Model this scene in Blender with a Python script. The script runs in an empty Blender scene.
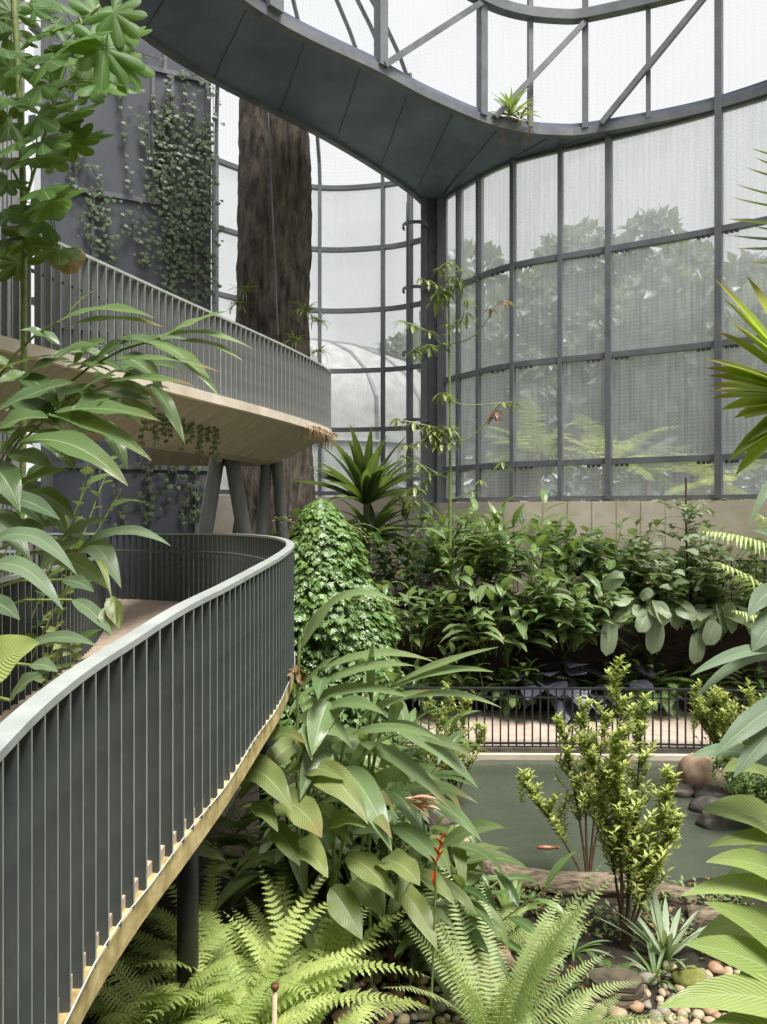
import bpy, math, random
import numpy as np
from math import sin, cos, pi, sqrt, atan2, radians, exp
from mathutils import Vector, Matrix, noise
R = random.Random(11)
C = bpy.context.scene.collection
V = Vector
EYE = 4.0            # the camera stands 4 m above the pond path
F = 740.0
UP = V((0, 0, 1))


def P(px, py, d):
    """world point seen at photo pixel px,py at distance d along the view axis"""
    return V(((px - 383.5) / F * d, d, EYE + (512 - py) / F * d))


# ------------------------------------------------------------------ mesh builder
class MB:
    def __init__(s):
        s.v = []; s.f = []; s.uv = []; s.c = []; s.m = []

    def add(s, vs, fs, uvs=None, col=(0.5, 0, 0), mi=0):
        b = len(s.v)
        s.v.extend([tuple(p) for p in vs])
        s.uv.extend(uvs if uvs else [(0, 0)] * len(vs))
        if col and isinstance(col[0], (tuple, list)):
            s.c.extend(col)
        else:
            s.c.extend([col] * len(vs))
        for f in fs:
            s.f.append(tuple(b + i for i in f)); s.m.append(mi)

    def box(s, x0, x1, y0, y1, z0, z1, mi=0):
        vs = [(x, y, z) for z in (z0, z1) for y in (y0, y1) for x in (x0, x1)]
        s.add(vs, [(0, 2, 3, 1), (4, 5, 7, 6), (0, 1, 5, 4), (2, 6, 7, 3), (0, 4, 6, 2), (1, 3, 7, 5)], mi=mi)

    def bar(s, a, b, w, h=None, up=UP, mi=0):
        """box-section member from a to b, w across, h along up"""
        a = V(a); b = V(b); h = h or w
        t = (b - a).normalized()
        sd = t.cross(up)
        if sd.length < 1e-4: sd = t.cross(V((1, 0, 0)))
        sd.normalize(); n = sd.cross(t).normalized()
        vs = [p + sd * i * w / 2 + n * j * h / 2 for p in (a, b) for (i, j) in ((-1, -1), (1, -1), (1, 1), (-1, 1))]
        s.add(vs, [(3, 2, 1, 0), (4, 5, 6, 7), (0, 1, 5, 4), (1, 2, 6, 5), (2, 3, 7, 6), (3, 0, 4, 7)], mi=mi)

    def sweep(s, pts, prof, mi=0, closed=True, uvs=None):
        """sweep profile [(side, z)] along pts keeping the profile upright"""
        n = len(pts); k = len(prof); vs = []; uv = []
        L = 0
        for i, p in enumerate(pts):
            t = V(pts[min(i + 1, n - 1)]) - V(pts[max(i - 1, 0)])
            t.z = 0; t.normalize()
            sd = V((-t.y, t.x, 0))           # left of travel
            if i: L += (V(p) - V(pts[i - 1])).length
            for q, (a, z) in enumerate(prof):
                vs.append(V(p) + sd * a + UP * z); uv.append((L, q / max(1, k - 1)))
        fs = []
        kk = k if closed else k - 1
        for i in range(n - 1):
            for j in range(kk):
                a = i * k + j; b = i * k + (j + 1) % k
                fs.append((a, a + k, b + k, b))
        if closed:
            fs.append(tuple(range(k))); fs.append(tuple((n - 1) * k + j for j in reversed(range(k))))
        s.add(vs, fs, uv, mi=mi)

    def tube(s, pts, rad, n=6, col=(0.5, 0, 0), mi=0, cap=True):
        pts = [V(p) for p in pts]
        m = len(pts)
        if not isinstance(rad, (list, tuple)): rad = [rad] * m
        ref = V((0.3, 0.9, 0.1)); vs = []; uv = []
        for i, p in enumerate(pts):
            t = (pts[min(i + 1, m - 1)] - pts[max(i - 1, 0)])
            if t.length < 1e-9: t = V((0, 0, 1))
            t.normalize()
            sd = t.cross(ref)
            if sd.length < 1e-3: sd = t.cross(V((1, 0, 0)))
            sd.normalize(); w = t.cross(sd)
            for j in range(n):
                a = 2 * pi * j / n
                vs.append(p + (sd * cos(a) + w * sin(a)) * rad[i]); uv.append((j / n, i / m))
        fs = []
        for i in range(m - 1):
            for j in range(n):
                a = i * n + j; b = i * n + (j + 1) % n
                fs.append((a, b, b + n, a + n))
        if cap:
            fs.append(tuple(reversed(range(n)))); fs.append(tuple((m - 1) * n + j for j in range(n)))
        s.add(vs, fs, uv, col, mi)

    def build(s, name, mats, parent=None, smooth=False, loc=None):
        me = bpy.data.meshes.new(name)
        off = V(loc) if loc is not None else None
        vs = s.v if off is None else [(x - off.x, y - off.y, z - off.z) for x, y, z in s.v]
        me.from_pydata(vs, [], s.f)
        if not isinstance(mats, (list, tuple)): mats = [mats]
        for m in mats: me.materials.append(m)
        nl = len(me.loops)
        if nl:
            li = np.zeros(nl, dtype=np.int32); me.loops.foreach_get('vertex_index', li)
            uv = np.array(s.uv, dtype=np.float32)[li]
            me.uv_layers.new(name='UVMap').data.foreach_set('uv', uv.ravel())
            ca = me.color_attributes.new('tint', 'FLOAT_COLOR', 'POINT')
            c = np.ones((len(s.v), 4), dtype=np.float32); c[:, :3] = np.array(s.c, dtype=np.float32)
            ca.data.foreach_set('color', c.ravel())
            me.polygons.foreach_set('material_index', np.array(s.m, dtype=np.int32))
            if smooth: me.polygons.foreach_set('use_smooth', np.ones(len(s.f), dtype=bool))
        me.update()
        o = bpy.data.objects.new(name, me); C.objects.link(o)
        if off is not None: o.location = off
        if parent is not None:
            o.parent = parent
            o.location = (off if off is not None else V((0, 0, 0))) - wloc(parent)
        return o


def wloc(o):
    p = V((0, 0, 0))
    while o is not None:
        p += o.location; o = o.parent
    return p


def tag(o, label=None, cat=None, group=None, kind=None):
    if label: o['label'] = label
    if cat: o['category'] = cat
    if group: o['group'] = group
    if kind: o['kind'] = kind
    return o


def empty(name, loc, label=None, cat=None, group=None, kind=None):
    o = bpy.data.objects.new(name, None); C.objects.link(o); o.location = loc
    o.empty_display_size = 0.1
    return tag(o, label, cat, group, kind)


def struct(o): o['kind'] = 'structure'; return o


# ------------------------------------------------------------------ curves
def crom(ctrl, per=12):
    c = [V(p) for p in ctrl]
    c = [c[0] * 2 - c[1]] + c + [c[-1] * 2 - c[-2]]
    out = []
    for i in range(1, len(c) - 2):
        p0, p1, p2, p3 = c[i - 1:i + 3]
        for k in range(per):
            t = k / per
            out.append(0.5 * ((2 * p1) + (p2 - p0) * t + (2 * p0 - 5 * p1 + 4 * p2 - p3) * t * t + (3 * p1 - p0 - 3 * p2 + p3) * t ** 3))
    out.append(c[-2])
    return out


def resample(pts, step):
    L = [0]
    for i in range(1, len(pts)): L.append(L[-1] + (V(pts[i]) - V(pts[i - 1])).length)
    n = max(1, int(round(L[-1] / step))); out = []; j = 0
    for k in range(n + 1):
        s = L[-1] * k / n
        while j < len(L) - 2 and L[j + 1] < s: j += 1
        t = (s - L[j]) / max(1e-9, L[j + 1] - L[j])
        out.append(V(pts[j]).lerp(V(pts[j + 1]), min(1, max(0, t))))
    return out


def tangents(pts):
    n = len(pts); r = []
    for i in range(n):
        t = V(pts[min(i + 1, n - 1)]) - V(pts[max(i - 1, 0)]); t.z = 0; r.append(t.normalized())
    return r


def bez(a, c, b, n):
    return [a * (1 - t) ** 2 + c * 2 * t * (1 - t) + b * t * t for t in [i / n for i in range(n + 1)]]


# ------------------------------------------------------------------ materials
def nn(nt, kind, **kw):
    n = nt.nodes.new(kind)
    for k, v in kw.items():
        if k == 'inp':
            for a, b in v.items(): n.inputs[a].default_value = b
        else: setattr(n, k, v)
    return n


def rgb(c): return (*[((x / 255) / 12.92 if x / 255 <= 0.04045 else ((x / 255 + 0.055) / 1.055) ** 2.4) for x in c], 1)


def mixc(nt, fac, a, b, mode='MIX'):
    n = nt.nodes.new('ShaderNodeMix'); n.data_type = 'RGBA'; n.blend_type = mode
    L = nt.links
    for sock, val in ((n.inputs[0], fac), (n.inputs[6], a), (n.inputs[7], b)):
        if hasattr(val, 'is_output') or isinstance(val, bpy.types.NodeSocket): L.new(val, sock)
        else: sock.default_value = val
    return n.outputs[2]


def math_(nt, op, a, b=None, c=None, clamp=False):
    n = nt.nodes.new('ShaderNodeMath'); n.operation = op; n.use_clamp = clamp
    for i, v in enumerate((a, b, c)):
        if v is None: continue
        if isinstance(v, bpy.types.NodeSocket): nt.links.new(v, n.inputs[i])
        else: n.inputs[i].default_value = v
    return n.outputs[0]


def mat(name):
    m = bpy.data.materials.new(name); m.use_nodes = True; nt = m.node_tree; nt.nodes.clear()
    o = nt.nodes.new('ShaderNodeOutputMaterial'); b = nt.nodes.new('ShaderNodeBsdfPrincipled')
    nt.links.new(b.outputs[0], o.inputs[0])
    return m, nt, b, o


def surf(name, c1, c2, scale=4, rough=0.6, bump=0.2, stretch=(1, 1, 1), metal=0, detail=5, c3=None, spec=0.5, coord='Object', bdist=0.02):
    m, nt, b, o = mat(name)
    tc = nn(nt, 'ShaderNodeTexCoord'); mp = nn(nt, 'ShaderNodeMapping'); mp.inputs['Scale'].default_value = stretch
    nt.links.new(tc.outputs[coord], mp.inputs[0])
    nz = nn(nt, 'ShaderNodeTexNoise', inp={'Scale': scale, 'Detail': detail, 'Roughness': 0.6})
    nt.links.new(mp.outputs[0], nz.inputs['Vector'])
    r = nn(nt, 'ShaderNodeValToRGB'); r.color_ramp.elements[0].position = 0.32; r.color_ramp.elements[1].position = 0.68
    r.color_ramp.elements[0].color = rgb(c1); r.color_ramp.elements[1].color = rgb(c2)
    if c3:
        e = r.color_ramp.elements.new(0.85); e.color = rgb(c3)
    nt.links.new(nz.outputs[0], r.inputs[0]); nt.links.new(r.outputs[0], b.inputs['Base Color'])
    b.inputs['Roughness'].default_value = rough; b.inputs['Metallic'].default_value = metal
    b.inputs['Specular IOR Level'].default_value = spec
    if bump:
        bp = nn(nt, 'ShaderNodeBump', inp={'Strength': bump, 'Distance': bdist}); nt.links.new(nz.outputs[0], bp.inputs['Height'])
        nt.links.new(bp.outputs[0], b.inputs['Normal'])
    return m


def leafmat(name, dark, light, rib=(190, 205, 150), rough=0.4, veins=9, slant=1.2, vein_amt=0.15, trans=0.26, dry=(150, 105, 60), ribw=0.035, spec=0.85):
    m, nt, b, o = mat(name); L = nt.links
    at = nn(nt, 'ShaderNodeAttribute', attribute_name='tint'); sp = nn(nt, 'ShaderNodeSeparateColor'); L.new(at.outputs['Color'], sp.inputs[0])
    base = mixc(nt, sp.outputs[0], rgb(dark), rgb(light))
    uv = nn(nt, 'ShaderNodeUVMap'); su = nn(nt, 'ShaderNodeSeparateXYZ'); L.new(uv.outputs[0], su.inputs[0])
    du = math_(nt, 'ABSOLUTE', math_(nt, 'SUBTRACT', su.outputs[0], 0.5))
    ph = math_(nt, 'SUBTRACT', su.outputs[1], math_(nt, 'MULTIPLY', du, slant / 4))
    w = math_(nt, 'SINE', math_(nt, 'MULTIPLY', ph, veins * 6.283))
    w01 = math_(nt, 'MULTIPLY_ADD', w, 0.5, 0.5)
    c1 = mixc(nt, math_(nt, 'MULTIPLY', w01, vein_amt), base, rgb([x * 0.55 for x in dark]))
    ribf = math_(nt, 'SUBTRACT', 1.0, math_(nt, 'DIVIDE', du, ribw), clamp=True)
    c2 = mixc(nt, math_(nt, 'MULTIPLY', ribf, 0.7), c1, rgb(rib))
    tc = nn(nt, 'ShaderNodeTexCoord'); nz = nn(nt, 'ShaderNodeTexNoise', inp={'Scale': 6.0, 'Detail': 3.0}); L.new(tc.outputs['Object'], nz.inputs['Vector'])
    c3 = mixc(nt, math_(nt, 'MULTIPLY', nz.outputs[0], 0.35), c2, rgb([x * 0.7 for x in light]))
    dr = math_(nt, 'MULTIPLY', sp.outputs[1], math_(nt, 'MULTIPLY_ADD', nz.outputs[0], 1.2, 0.4), clamp=True)
    c4 = mixc(nt, dr, c3, rgb(dry))
    L.new(c4, b.inputs['Base Color']); b.inputs['Roughness'].default_value = rough; b.inputs['Specular IOR Level'].default_value = spec
    bp = nn(nt, 'ShaderNodeBump', inp={'Strength': 0.35, 'Distance': 0.01}); L.new(w01, bp.inputs['Height']); L.new(bp.outputs[0], b.inputs['Normal'])
    tr = nn(nt, 'ShaderNodeBsdfTranslucent'); L.new(mixc(nt, 0.5, c4, (0.45, 0.62, 0.08, 1), 'MIX'), tr.inputs[0])
    mx = nn(nt, 'ShaderNodeMixShader', inp={0: trans}); L.new(b.outputs[0], mx.inputs[1]); L.new(tr.outputs[0], mx.inputs[2]); L.new(mx.outputs[0], o.inputs[0])
    return m


def glassmat(name, haze=0.35, dots=0.8, cell=(0.09, 0.065), dotr=0.2, streak=0.3, tintc=(225, 228, 230), gloss=0.06, dirt_scale=1.0):
    """dirty greenhouse pane: clear glass with a milky film, rain streaks and a printed grid of white dots"""
    m, nt, b, o = mat(name); L = nt.links; nt.nodes.remove(b)
    uv = nn(nt, 'ShaderNodeUVMap'); su = nn(nt, 'ShaderNodeSeparateXYZ'); L.new(uv.outputs[0], su.inputs[0])
    fx = math_(nt, 'SUBTRACT', math_(nt, 'FRACT', math_(nt, 'DIVIDE', su.outputs[0], cell[0])), 0.5)
    fy = math_(nt, 'SUBTRACT', math_(nt, 'FRACT', math_(nt, 'DIVIDE', su.outputs[1], cell[1])), 0.5)
    d = math_(nt, 'SQRT', math_(nt, 'ADD', math_(nt, 'POWER', math_(nt, 'ABSOLUTE', fx), 2.0), math_(nt, 'MULTIPLY', math_(nt, 'POWER', math_(nt, 'ABSOLUTE', fy), 2.0), (cell[1] / cell[0]) ** 2)))
    dot = math_(nt, 'LESS_THAN', d, dotr)
    mp = nn(nt, 'ShaderNodeMapping'); mp.inputs['Scale'].default_value = (7, 0.35, 1); L.new(uv.outputs[0], mp.inputs[0])
    nz = nn(nt, 'ShaderNodeTexNoise', inp={'Scale': 1.5, 'Detail': 6.0, 'Roughness': 0.7}); L.new(mp.outputs[0], nz.inputs['Vector'])
    nz2 = nn(nt, 'ShaderNodeTexNoise', inp={'Scale': 0.7 * dirt_scale, 'Detail': 5.0, 'Roughness': 0.7}); L.new(uv.outputs[0], nz2.inputs['Vector'])
    s1 = math_(nt, 'MULTIPLY', math_(nt, 'SUBTRACT', nz.outputs[0], 0.42, clamp=True), streak * 5)
    s2 = math_(nt, 'MULTIPLY', math_(nt, 'SUBTRACT', nz2.outputs[0], 0.45, clamp=True), streak * 2)
    h = math_(nt, 'ADD', math_(nt, 'ADD', s1, s2), haze, clamp=True)
    h = math_(nt, 'MINIMUM', h, 0.93)
    h = math_(nt, 'MAXIMUM', h, math_(nt, 'MULTIPLY', dot, dots))
    tp = nn(nt, 'ShaderNodeBsdfTransparent', inp={0: (0.97, 0.98, 0.98, 1)})
    tl = nn(nt, 'ShaderNodeBsdfTranslucent', inp={0: rgb(tintc)})
    df = nn(nt, 'ShaderNodeBsdfDiffuse', inp={0: rgb(tintc)})
    m1 = nn(nt, 'ShaderNodeMixShader', inp={0: 0.35}); L.new(tl.outputs[0], m1.inputs[1]); L.new(df.outputs[0], m1.inputs[2])
    m2 = nn(nt, 'ShaderNodeMixShader'); L.new(h, m2.inputs[0]); L.new(tp.outputs[0], m2.inputs[1]); L.new(m1.outputs[0], m2.inputs[2])
    gl = nn(nt, 'ShaderNodeBsdfGlossy', inp={'Roughness': 0.08})
    m3 = nn(nt, 'ShaderNodeMixShader', inp={0: gloss}); L.new(m2.outputs[0], m3.inputs[1]); L.new(gl.outputs[0], m3.inputs[2])
    L.new(m3.outputs[0], o.inputs[0])
    return m


M = {}
M['rail'] = surf('rail_paint', (68, 74, 73), (80, 86, 84), scale=6, rough=0.42, bump=0.05)
M['rail_top'] = surf('rail_top_metal', (150, 155, 152), (172, 176, 172), scale=5, rough=0.38, bump=0.04)
M['steel'] = surf('frame_steel', (98, 101, 106), (118, 121, 125), scale=3, rough=0.5, bump=0.08)
M['steel_dark'] = surf('dark_fence_steel', (34, 37, 38), (50, 54, 55), scale=3, rough=0.5, bump=0.05)
M['rail_lit_edge'] = surf('rail_lit_edge_paint', (134, 140, 137), (152, 157, 153), scale=6, rough=0.4, bump=0.03)  # baluster edges paler than their faces: light catching them is put into the colour
M['soffit'] = surf('stained_soffit_sheet', (88, 96, 116), (118, 127, 145), scale=0.9, rough=0.5, bump=0.25, detail=9, c3=(176, 176, 172))
M['rail_upper'] = surf('grey_rail_paint', (120, 122, 122), (136, 138, 137), scale=6, rough=0.45, bump=0.04)
M['panel'] = surf('painted_wall_panel', (76, 79, 88), (92, 95, 104), scale=0.7, rough=0.65, bump=0.08)
M['panel_frame'] = surf('panel_frame_steel', (92, 95, 102), (122, 124, 128), scale=2, rough=0.5, bump=0.05)
M['column'] = surf('support_column_paint', (120, 121, 119), (146, 146, 143), scale=2, rough=0.5, bump=0.05, stretch=(4, 4, .6))
M['concrete'] = surf('board_marked_concrete', (132, 118, 94), (184, 170, 144), scale=2.2, rough=0.85, bump=0.3, stretch=(1, 5, .5), detail=8)
M['fascia'] = surf('pale_concrete_edge', (186, 172, 154), (216, 205, 188), scale=2.5, rough=0.85, bump=0.12, detail=8)
M['board'] = surf('weathered_yellow_edge', (132, 112, 62), (214, 196, 140), scale=7, rough=0.8, bump=0.3, detail=8, c3=(226, 212, 170))
M['sill'] = surf('pale_sill_concrete', (198, 184, 166), (222, 210, 194), scale=1.8, rough=0.85, bump=0.1, detail=8)
M['deck'] = surf('deck_concrete', (168, 148, 128), (196, 178, 158), scale=8, rough=0.85, bump=0.1)
M['path'] = surf('path_concrete', (166, 148, 134), (194, 178, 164), scale=5, rough=0.85, bump=0.1)
M['soil'] = surf('dark_garden_soil', (22, 18, 13), (52, 42, 30), scale=9, rough=0.95, bump=0.8, bdist=0.05)
M['retain'] = surf('dark_retaining_stone', (24, 20, 17), (58, 40, 32), scale=3, rough=0.9, bump=0.8, bdist=0.06, stretch=(1, 1, 2.5))
M['bark'] = surf('rough_dark_bark', (36, 32, 30), (116, 104, 92), scale=2.4, rough=0.9, bump=1.0, bdist=0.08, stretch=(3.2, 3.2, 0.9), detail=10)
M['wood'] = surf('weathered_log_bark', (62, 52, 42), (150, 134, 112), scale=6, rough=0.9, bump=0.9, bdist=0.03, stretch=(1, 4, 4))
M['twig'] = surf('brown_twig', (66, 50, 36), (104, 84, 62), scale=20, rough=0.8)
M['stem'] = surf('green_stem', (92, 112, 54), (136, 150, 88), scale=20, rough=0.5)
M['stem_dark'] = surf('dark_green_stem', (48, 62, 34), (76, 92, 50), scale=20, rough=0.5)
M['out_ground'] = surf('outside_lawn', (96, 110, 70), (140, 150, 108), scale=0.4, rough=1, bump=0)
M['rear'] = surf('unseen_wall_paint', (52, 55, 56), (70, 72, 72), scale=1, rough=0.8, bump=0)
M['corr'] = surf('pale_ribbed_sheet', (150, 150, 152), (182, 182, 182), scale=2, rough=0.6, bump=0.1)
M['glassR'] = glassmat('dotted_dirty_glass', haze=0.45, dots=0.66, cell=(0.12, 0.085), dotr=0.19, streak=0.14, tintc=(226, 228, 236))
M['glassTop'] = glassmat('upper_glass', haze=0.06, dots=0.15, cell=(0.16, 0.085), dotr=0.13, streak=0.0, gloss=.02)
M['glassL'] = glassmat('milky_side_glass', haze=0.4, dots=0.5, cell=(0.16, 0.085), dotr=0.12, streak=0.03, tintc=(222, 226, 228))
# leaves
M['ginger'] = leafmat('ginger_leaf', (48, 78, 40), (130, 158, 92), veins=26, slant=2.0, rough=0.3)
M['ginger_pale'] = leafmat('pale_ginger_leaf', (80, 104, 52), (164, 174, 108), veins=26, slant=2.0, rough=0.42)
M['ginger_bright'] = leafmat('bright_ginger_leaf', (112, 142, 62), (186, 204, 122), veins=22, slant=2.0, trans=0.3)
M['bluegreen'] = leafmat('blue_green_leaf', (66, 92, 66), (134, 156, 124), veins=30, slant=2.0, rough=0.38)
M['heli'] = leafmat('heliconia_leaf', (80, 112, 66), (162, 184, 126), veins=34, slant=2.0, rough=0.3)
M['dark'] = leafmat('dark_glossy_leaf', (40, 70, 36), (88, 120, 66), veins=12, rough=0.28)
M['mid'] = leafmat('mid_green_leaf', (66, 100, 46), (134, 164, 92), veins=12, rough=0.38)
M['fern'] = leafmat('bright_fern_frond', (138, 164, 72), (220, 232, 142), veins=6, vein_amt=0.1, trans=0.35, rough=0.5)
M['fern2'] = leafmat('soft_fern_frond', (138, 164, 92), (216, 230, 158), veins=6, vein_amt=0.1, trans=0.35, rough=0.5)
M['fern_dark'] = leafmat('shade_fern_frond', (84, 120, 60), (146, 176, 108), veins=6, vein_amt=0.1, trans=0.3)
M['shrub'] = leafmat('yellow_green_shrub_leaf', (132, 150, 60), (216, 224, 128), veins=6, vein_amt=0.1, rough=0.35, trans=0.35)
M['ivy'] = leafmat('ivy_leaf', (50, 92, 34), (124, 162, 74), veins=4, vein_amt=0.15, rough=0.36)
M['vine'] = leafmat('wall_vine_leaf', (52, 74, 46), (128, 146, 112), veins=4, vein_amt=0.1, rough=0.34)
M['fig'] = leafmat('lobed_leaf', (38, 72, 24), (84, 126, 44), veins=1, vein_amt=0.0, trans=0.42, rough=0.5, ribw=0.02, spec=0.4)
M['calathea'] = leafmat('grey_green_oval_leaf', (102, 124, 94), (172, 188, 152), veins=16, slant=2, rough=0.4)
M['purple'] = leafmat('purple_black_leaf', (44, 44, 56), (78, 78, 96), rib=(110, 110, 120), veins=5, trans=0.05, rough=0.4)
M['palm'] = leafmat('fan_palm_blade', (138, 172, 30), (222, 232, 88), rib=(214, 222, 120), veins=2, vein_amt=0.05, trans=0.5, dry=(150, 70, 50))
M['cycad'] = leafmat('dark_palm_blade', (30, 70, 34), (74, 116, 56), veins=2, vein_amt=0.05, trans=0.2, dry=(150, 80, 60))
M['sapling'] = leafmat('young_olive_leaf', (104, 122, 52), (164, 172, 92), veins=3, vein_amt=0.05, trans=0.4, dry=(150, 62, 50))
M['outleaf'] = leafmat('outside_tree_leaf', (92, 97, 102), (132, 138, 138), veins=1, vein_amt=0.0)  # pale grey leaf tones: the mist outside is put into the colour
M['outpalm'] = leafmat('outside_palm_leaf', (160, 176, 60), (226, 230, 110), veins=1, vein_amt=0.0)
M['drybrown'] = leafmat('dry_brown_leaf', (120, 84, 50), (176, 132, 88), veins=10, trans=0.3)
M['flower'] = surf('orange_red_bract', (206, 70, 34), (236, 120, 52), scale=30, rough=0.4)
M['koi'] = surf('orange_koi_skin', (128, 74, 50), (152, 98, 70), scale=30, rough=0.3)
M['peb1'] = surf('tan_pebble', (152, 132, 104), (196, 178, 148), scale=8, rough=0.55, bump=0.1)
M['peb2'] = surf('grey_pebble', (120, 114, 102), (162, 154, 138), scale=8, rough=0.55, bump=0.1)
M['peb3'] = surf('rusty_pebble', (142, 110, 84), (182, 150, 122), scale=8, rough=0.55, bump=0.1)
M['rock'] = surf('pinkish_boulder', (134, 108, 88), (190, 166, 142), scale=3, rough=0.8, bump=0.6)
M['rock_dark'] = surf('dark_wet_rock', (48, 44, 40), (98, 90, 80), scale=4, rough=0.6, bump=0.7)
M['moss'] = surf('mossy_rock', (84, 90, 36), (140, 138, 70), scale=5, rough=0.9, bump=0.6)
M['slate'] = surf('brown_slate', (52, 46, 38), (110, 98, 80), scale=4, rough=0.8, bump=0.6, stretch=(1, 1, 6))
M['stake'] = surf('tan_plastic_stake', (170, 156, 126), (196, 182, 150), scale=9, rough=0.6)
M['brownplastic'] = surf('brown_nozzle', (84, 50, 32), (110, 70, 48), scale=9, rough=0.5)
M['tagmetal'] = surf('grey_plant_label', (170, 174, 176), (200, 204, 206), scale=9, rough=0.4)
M['white'] = surf('white_card', (226, 226, 224), (238, 238, 236), scale=9, rough=0.6, bump=0)
M['blackpost'] = surf('black_post_paint', (34, 36, 37), (48, 50, 51), scale=5, rough=0.45, bump=0.05)


# ------------------------------------------------------------------ leaves
def prof_lance(t): return (sin(pi * min(1, t ** 0.82)) ** 0.9) if 0 < t < 1 else 0.02
def prof_strap(t): return min(1, 0.35 + t * 4) * (1 - max(0, (t - 0.55) / 0.45) ** 2)
def prof_oval(t): return sqrt(max(0.0, 1 - (2 * t - 1) ** 2)) ** 0.8 if 0 < t < 1 else 0.03
def prof_ovate(t): return (sin(pi * t ** 0.7) ** 0.85 if 0 < t < 1 else 0.02)
def prof_heart(t): return max(0.02, (1 - t) ** 0.75 * (1 + 0.25 * sin(pi * min(1, t * 2)))) if t > 0.04 else 0.55
PROFS = dict(lance=prof_lance, strap=prof_strap, oval=prof_oval, ovate=prof_ovate, heart=prof_heart)


def blade(mb, pts, nrm, W, prof='lance', fold=0.25, wave=0.0, tint=None, dry=0.0, cross=2, mi=0, tipdry=0.0):
    """leaf blade along a midrib polyline; nrm = upper side direction"""
    n = len(pts) - 1; pf = PROFS[prof]
    tint = R.random() if tint is None else tint
    hw = [i / (cross) * 2 - 1 for i in range(cross + 1)] if cross > 1 else [-1, 1]
    vs = []; uv = []; cs = []; ph = R.random() * 6
    k = len(hw)
    for i, p in enumerate(pts):
        t = (pts[min(i + 1, n)] - pts[max(i - 1, 0)])
        if t.length < 1e-9: t = V((0, 0, 1))
        t.normalize()
        sd = t.cross(nrm)
        if sd.length < 1e-3: sd = t.cross(V((1, 0.2, 0)))
        sd.normalize(); nl = sd.cross(t).normalized()
        s = i / n; w = W / 2 * pf(s)
        for h in hw:
            z = abs(h) * fold * w
            if wave and abs(h) > 0.6: z += wave * w * sin(s * 14 + ph + (1.5 if h > 0 else 0))
            vs.append(p + sd * h * w + nl * z); uv.append((h * 0.5 + 0.5, s))
            cs.append((tint, min(1, dry + tipdry * max(0, (s - 0.72) / 0.28)), s))
    fs = []
    for i in range(n):
        for j in range(k - 1):
            a = i * k + j; fs.append((a, a + 1, a + k + 1, a + k))
    mb.add(vs, fs, uv, cs, mi)


def arc(base, d, L, droop, n, up=UP):
    """polyline leaving base along d and bending down by droop radians"""
    d = V(d).normalized(); pts = [V(base)]; st = L / n
    ax = d.cross(UP)
    if ax.length < 1e-3: ax = V((R.uniform(-1, 1), R.uniform(-1, 1), 0))
    ax.normalize()
    for i in range(n):
        d = Matrix.Rotation(-droop / n, 3, ax) @ d
        pts.append(pts[-1] + d * st)
    return pts


def leaf(mb, base, d, L, W, droop=0.8, segs=6, prof='lance', fold=0.25, wave=0, tint=None, nrm=None, cross=2, dry=0, tipdry=0, mi=0, roll=0):
    pts = arc(base, d, L, droop, segs)
    N = V(nrm) if nrm is not None else UP
    if roll: N = Matrix.Rotation(roll, 3, V(d).normalized()) @ N
    blade(mb, pts, N, W, prof, fold, wave, tint, dry, cross, mi, tipdry)
    return pts


def hero(mb, a, b, W, arch=0.12, k=0.45, prof='lance', segs=12, wave=0.12, tint=None, tipdry=0.0, fold=0.22, cross=4, dry=0, mi=0):
    """a blade from a to b: bows upward by arch*length; its upper face leans k of the way towards the light well over the pond"""
    A = P(*a); B = P(*b); Ln = (B - A).length
    mid = (A + B) / 2 + V((0, 0, arch * Ln * 2))
    pts = bez(A, mid, B, segs)
    tow = V((0, -1, 0.15))
    N = (UP * (1 - k) + tow * k).normalized()
    blade(mb, pts, N, W, prof, fold, wave, tint, dry, cross, mi, tipdry)


def rdir(el0, el1, az=None):
    a = R.uniform(0, 2 * pi) if az is None else az
    e = R.uniform(el0, el1)
    return V((cos(a) * cos(e), sin(a) * cos(e), sin(e)))


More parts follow.
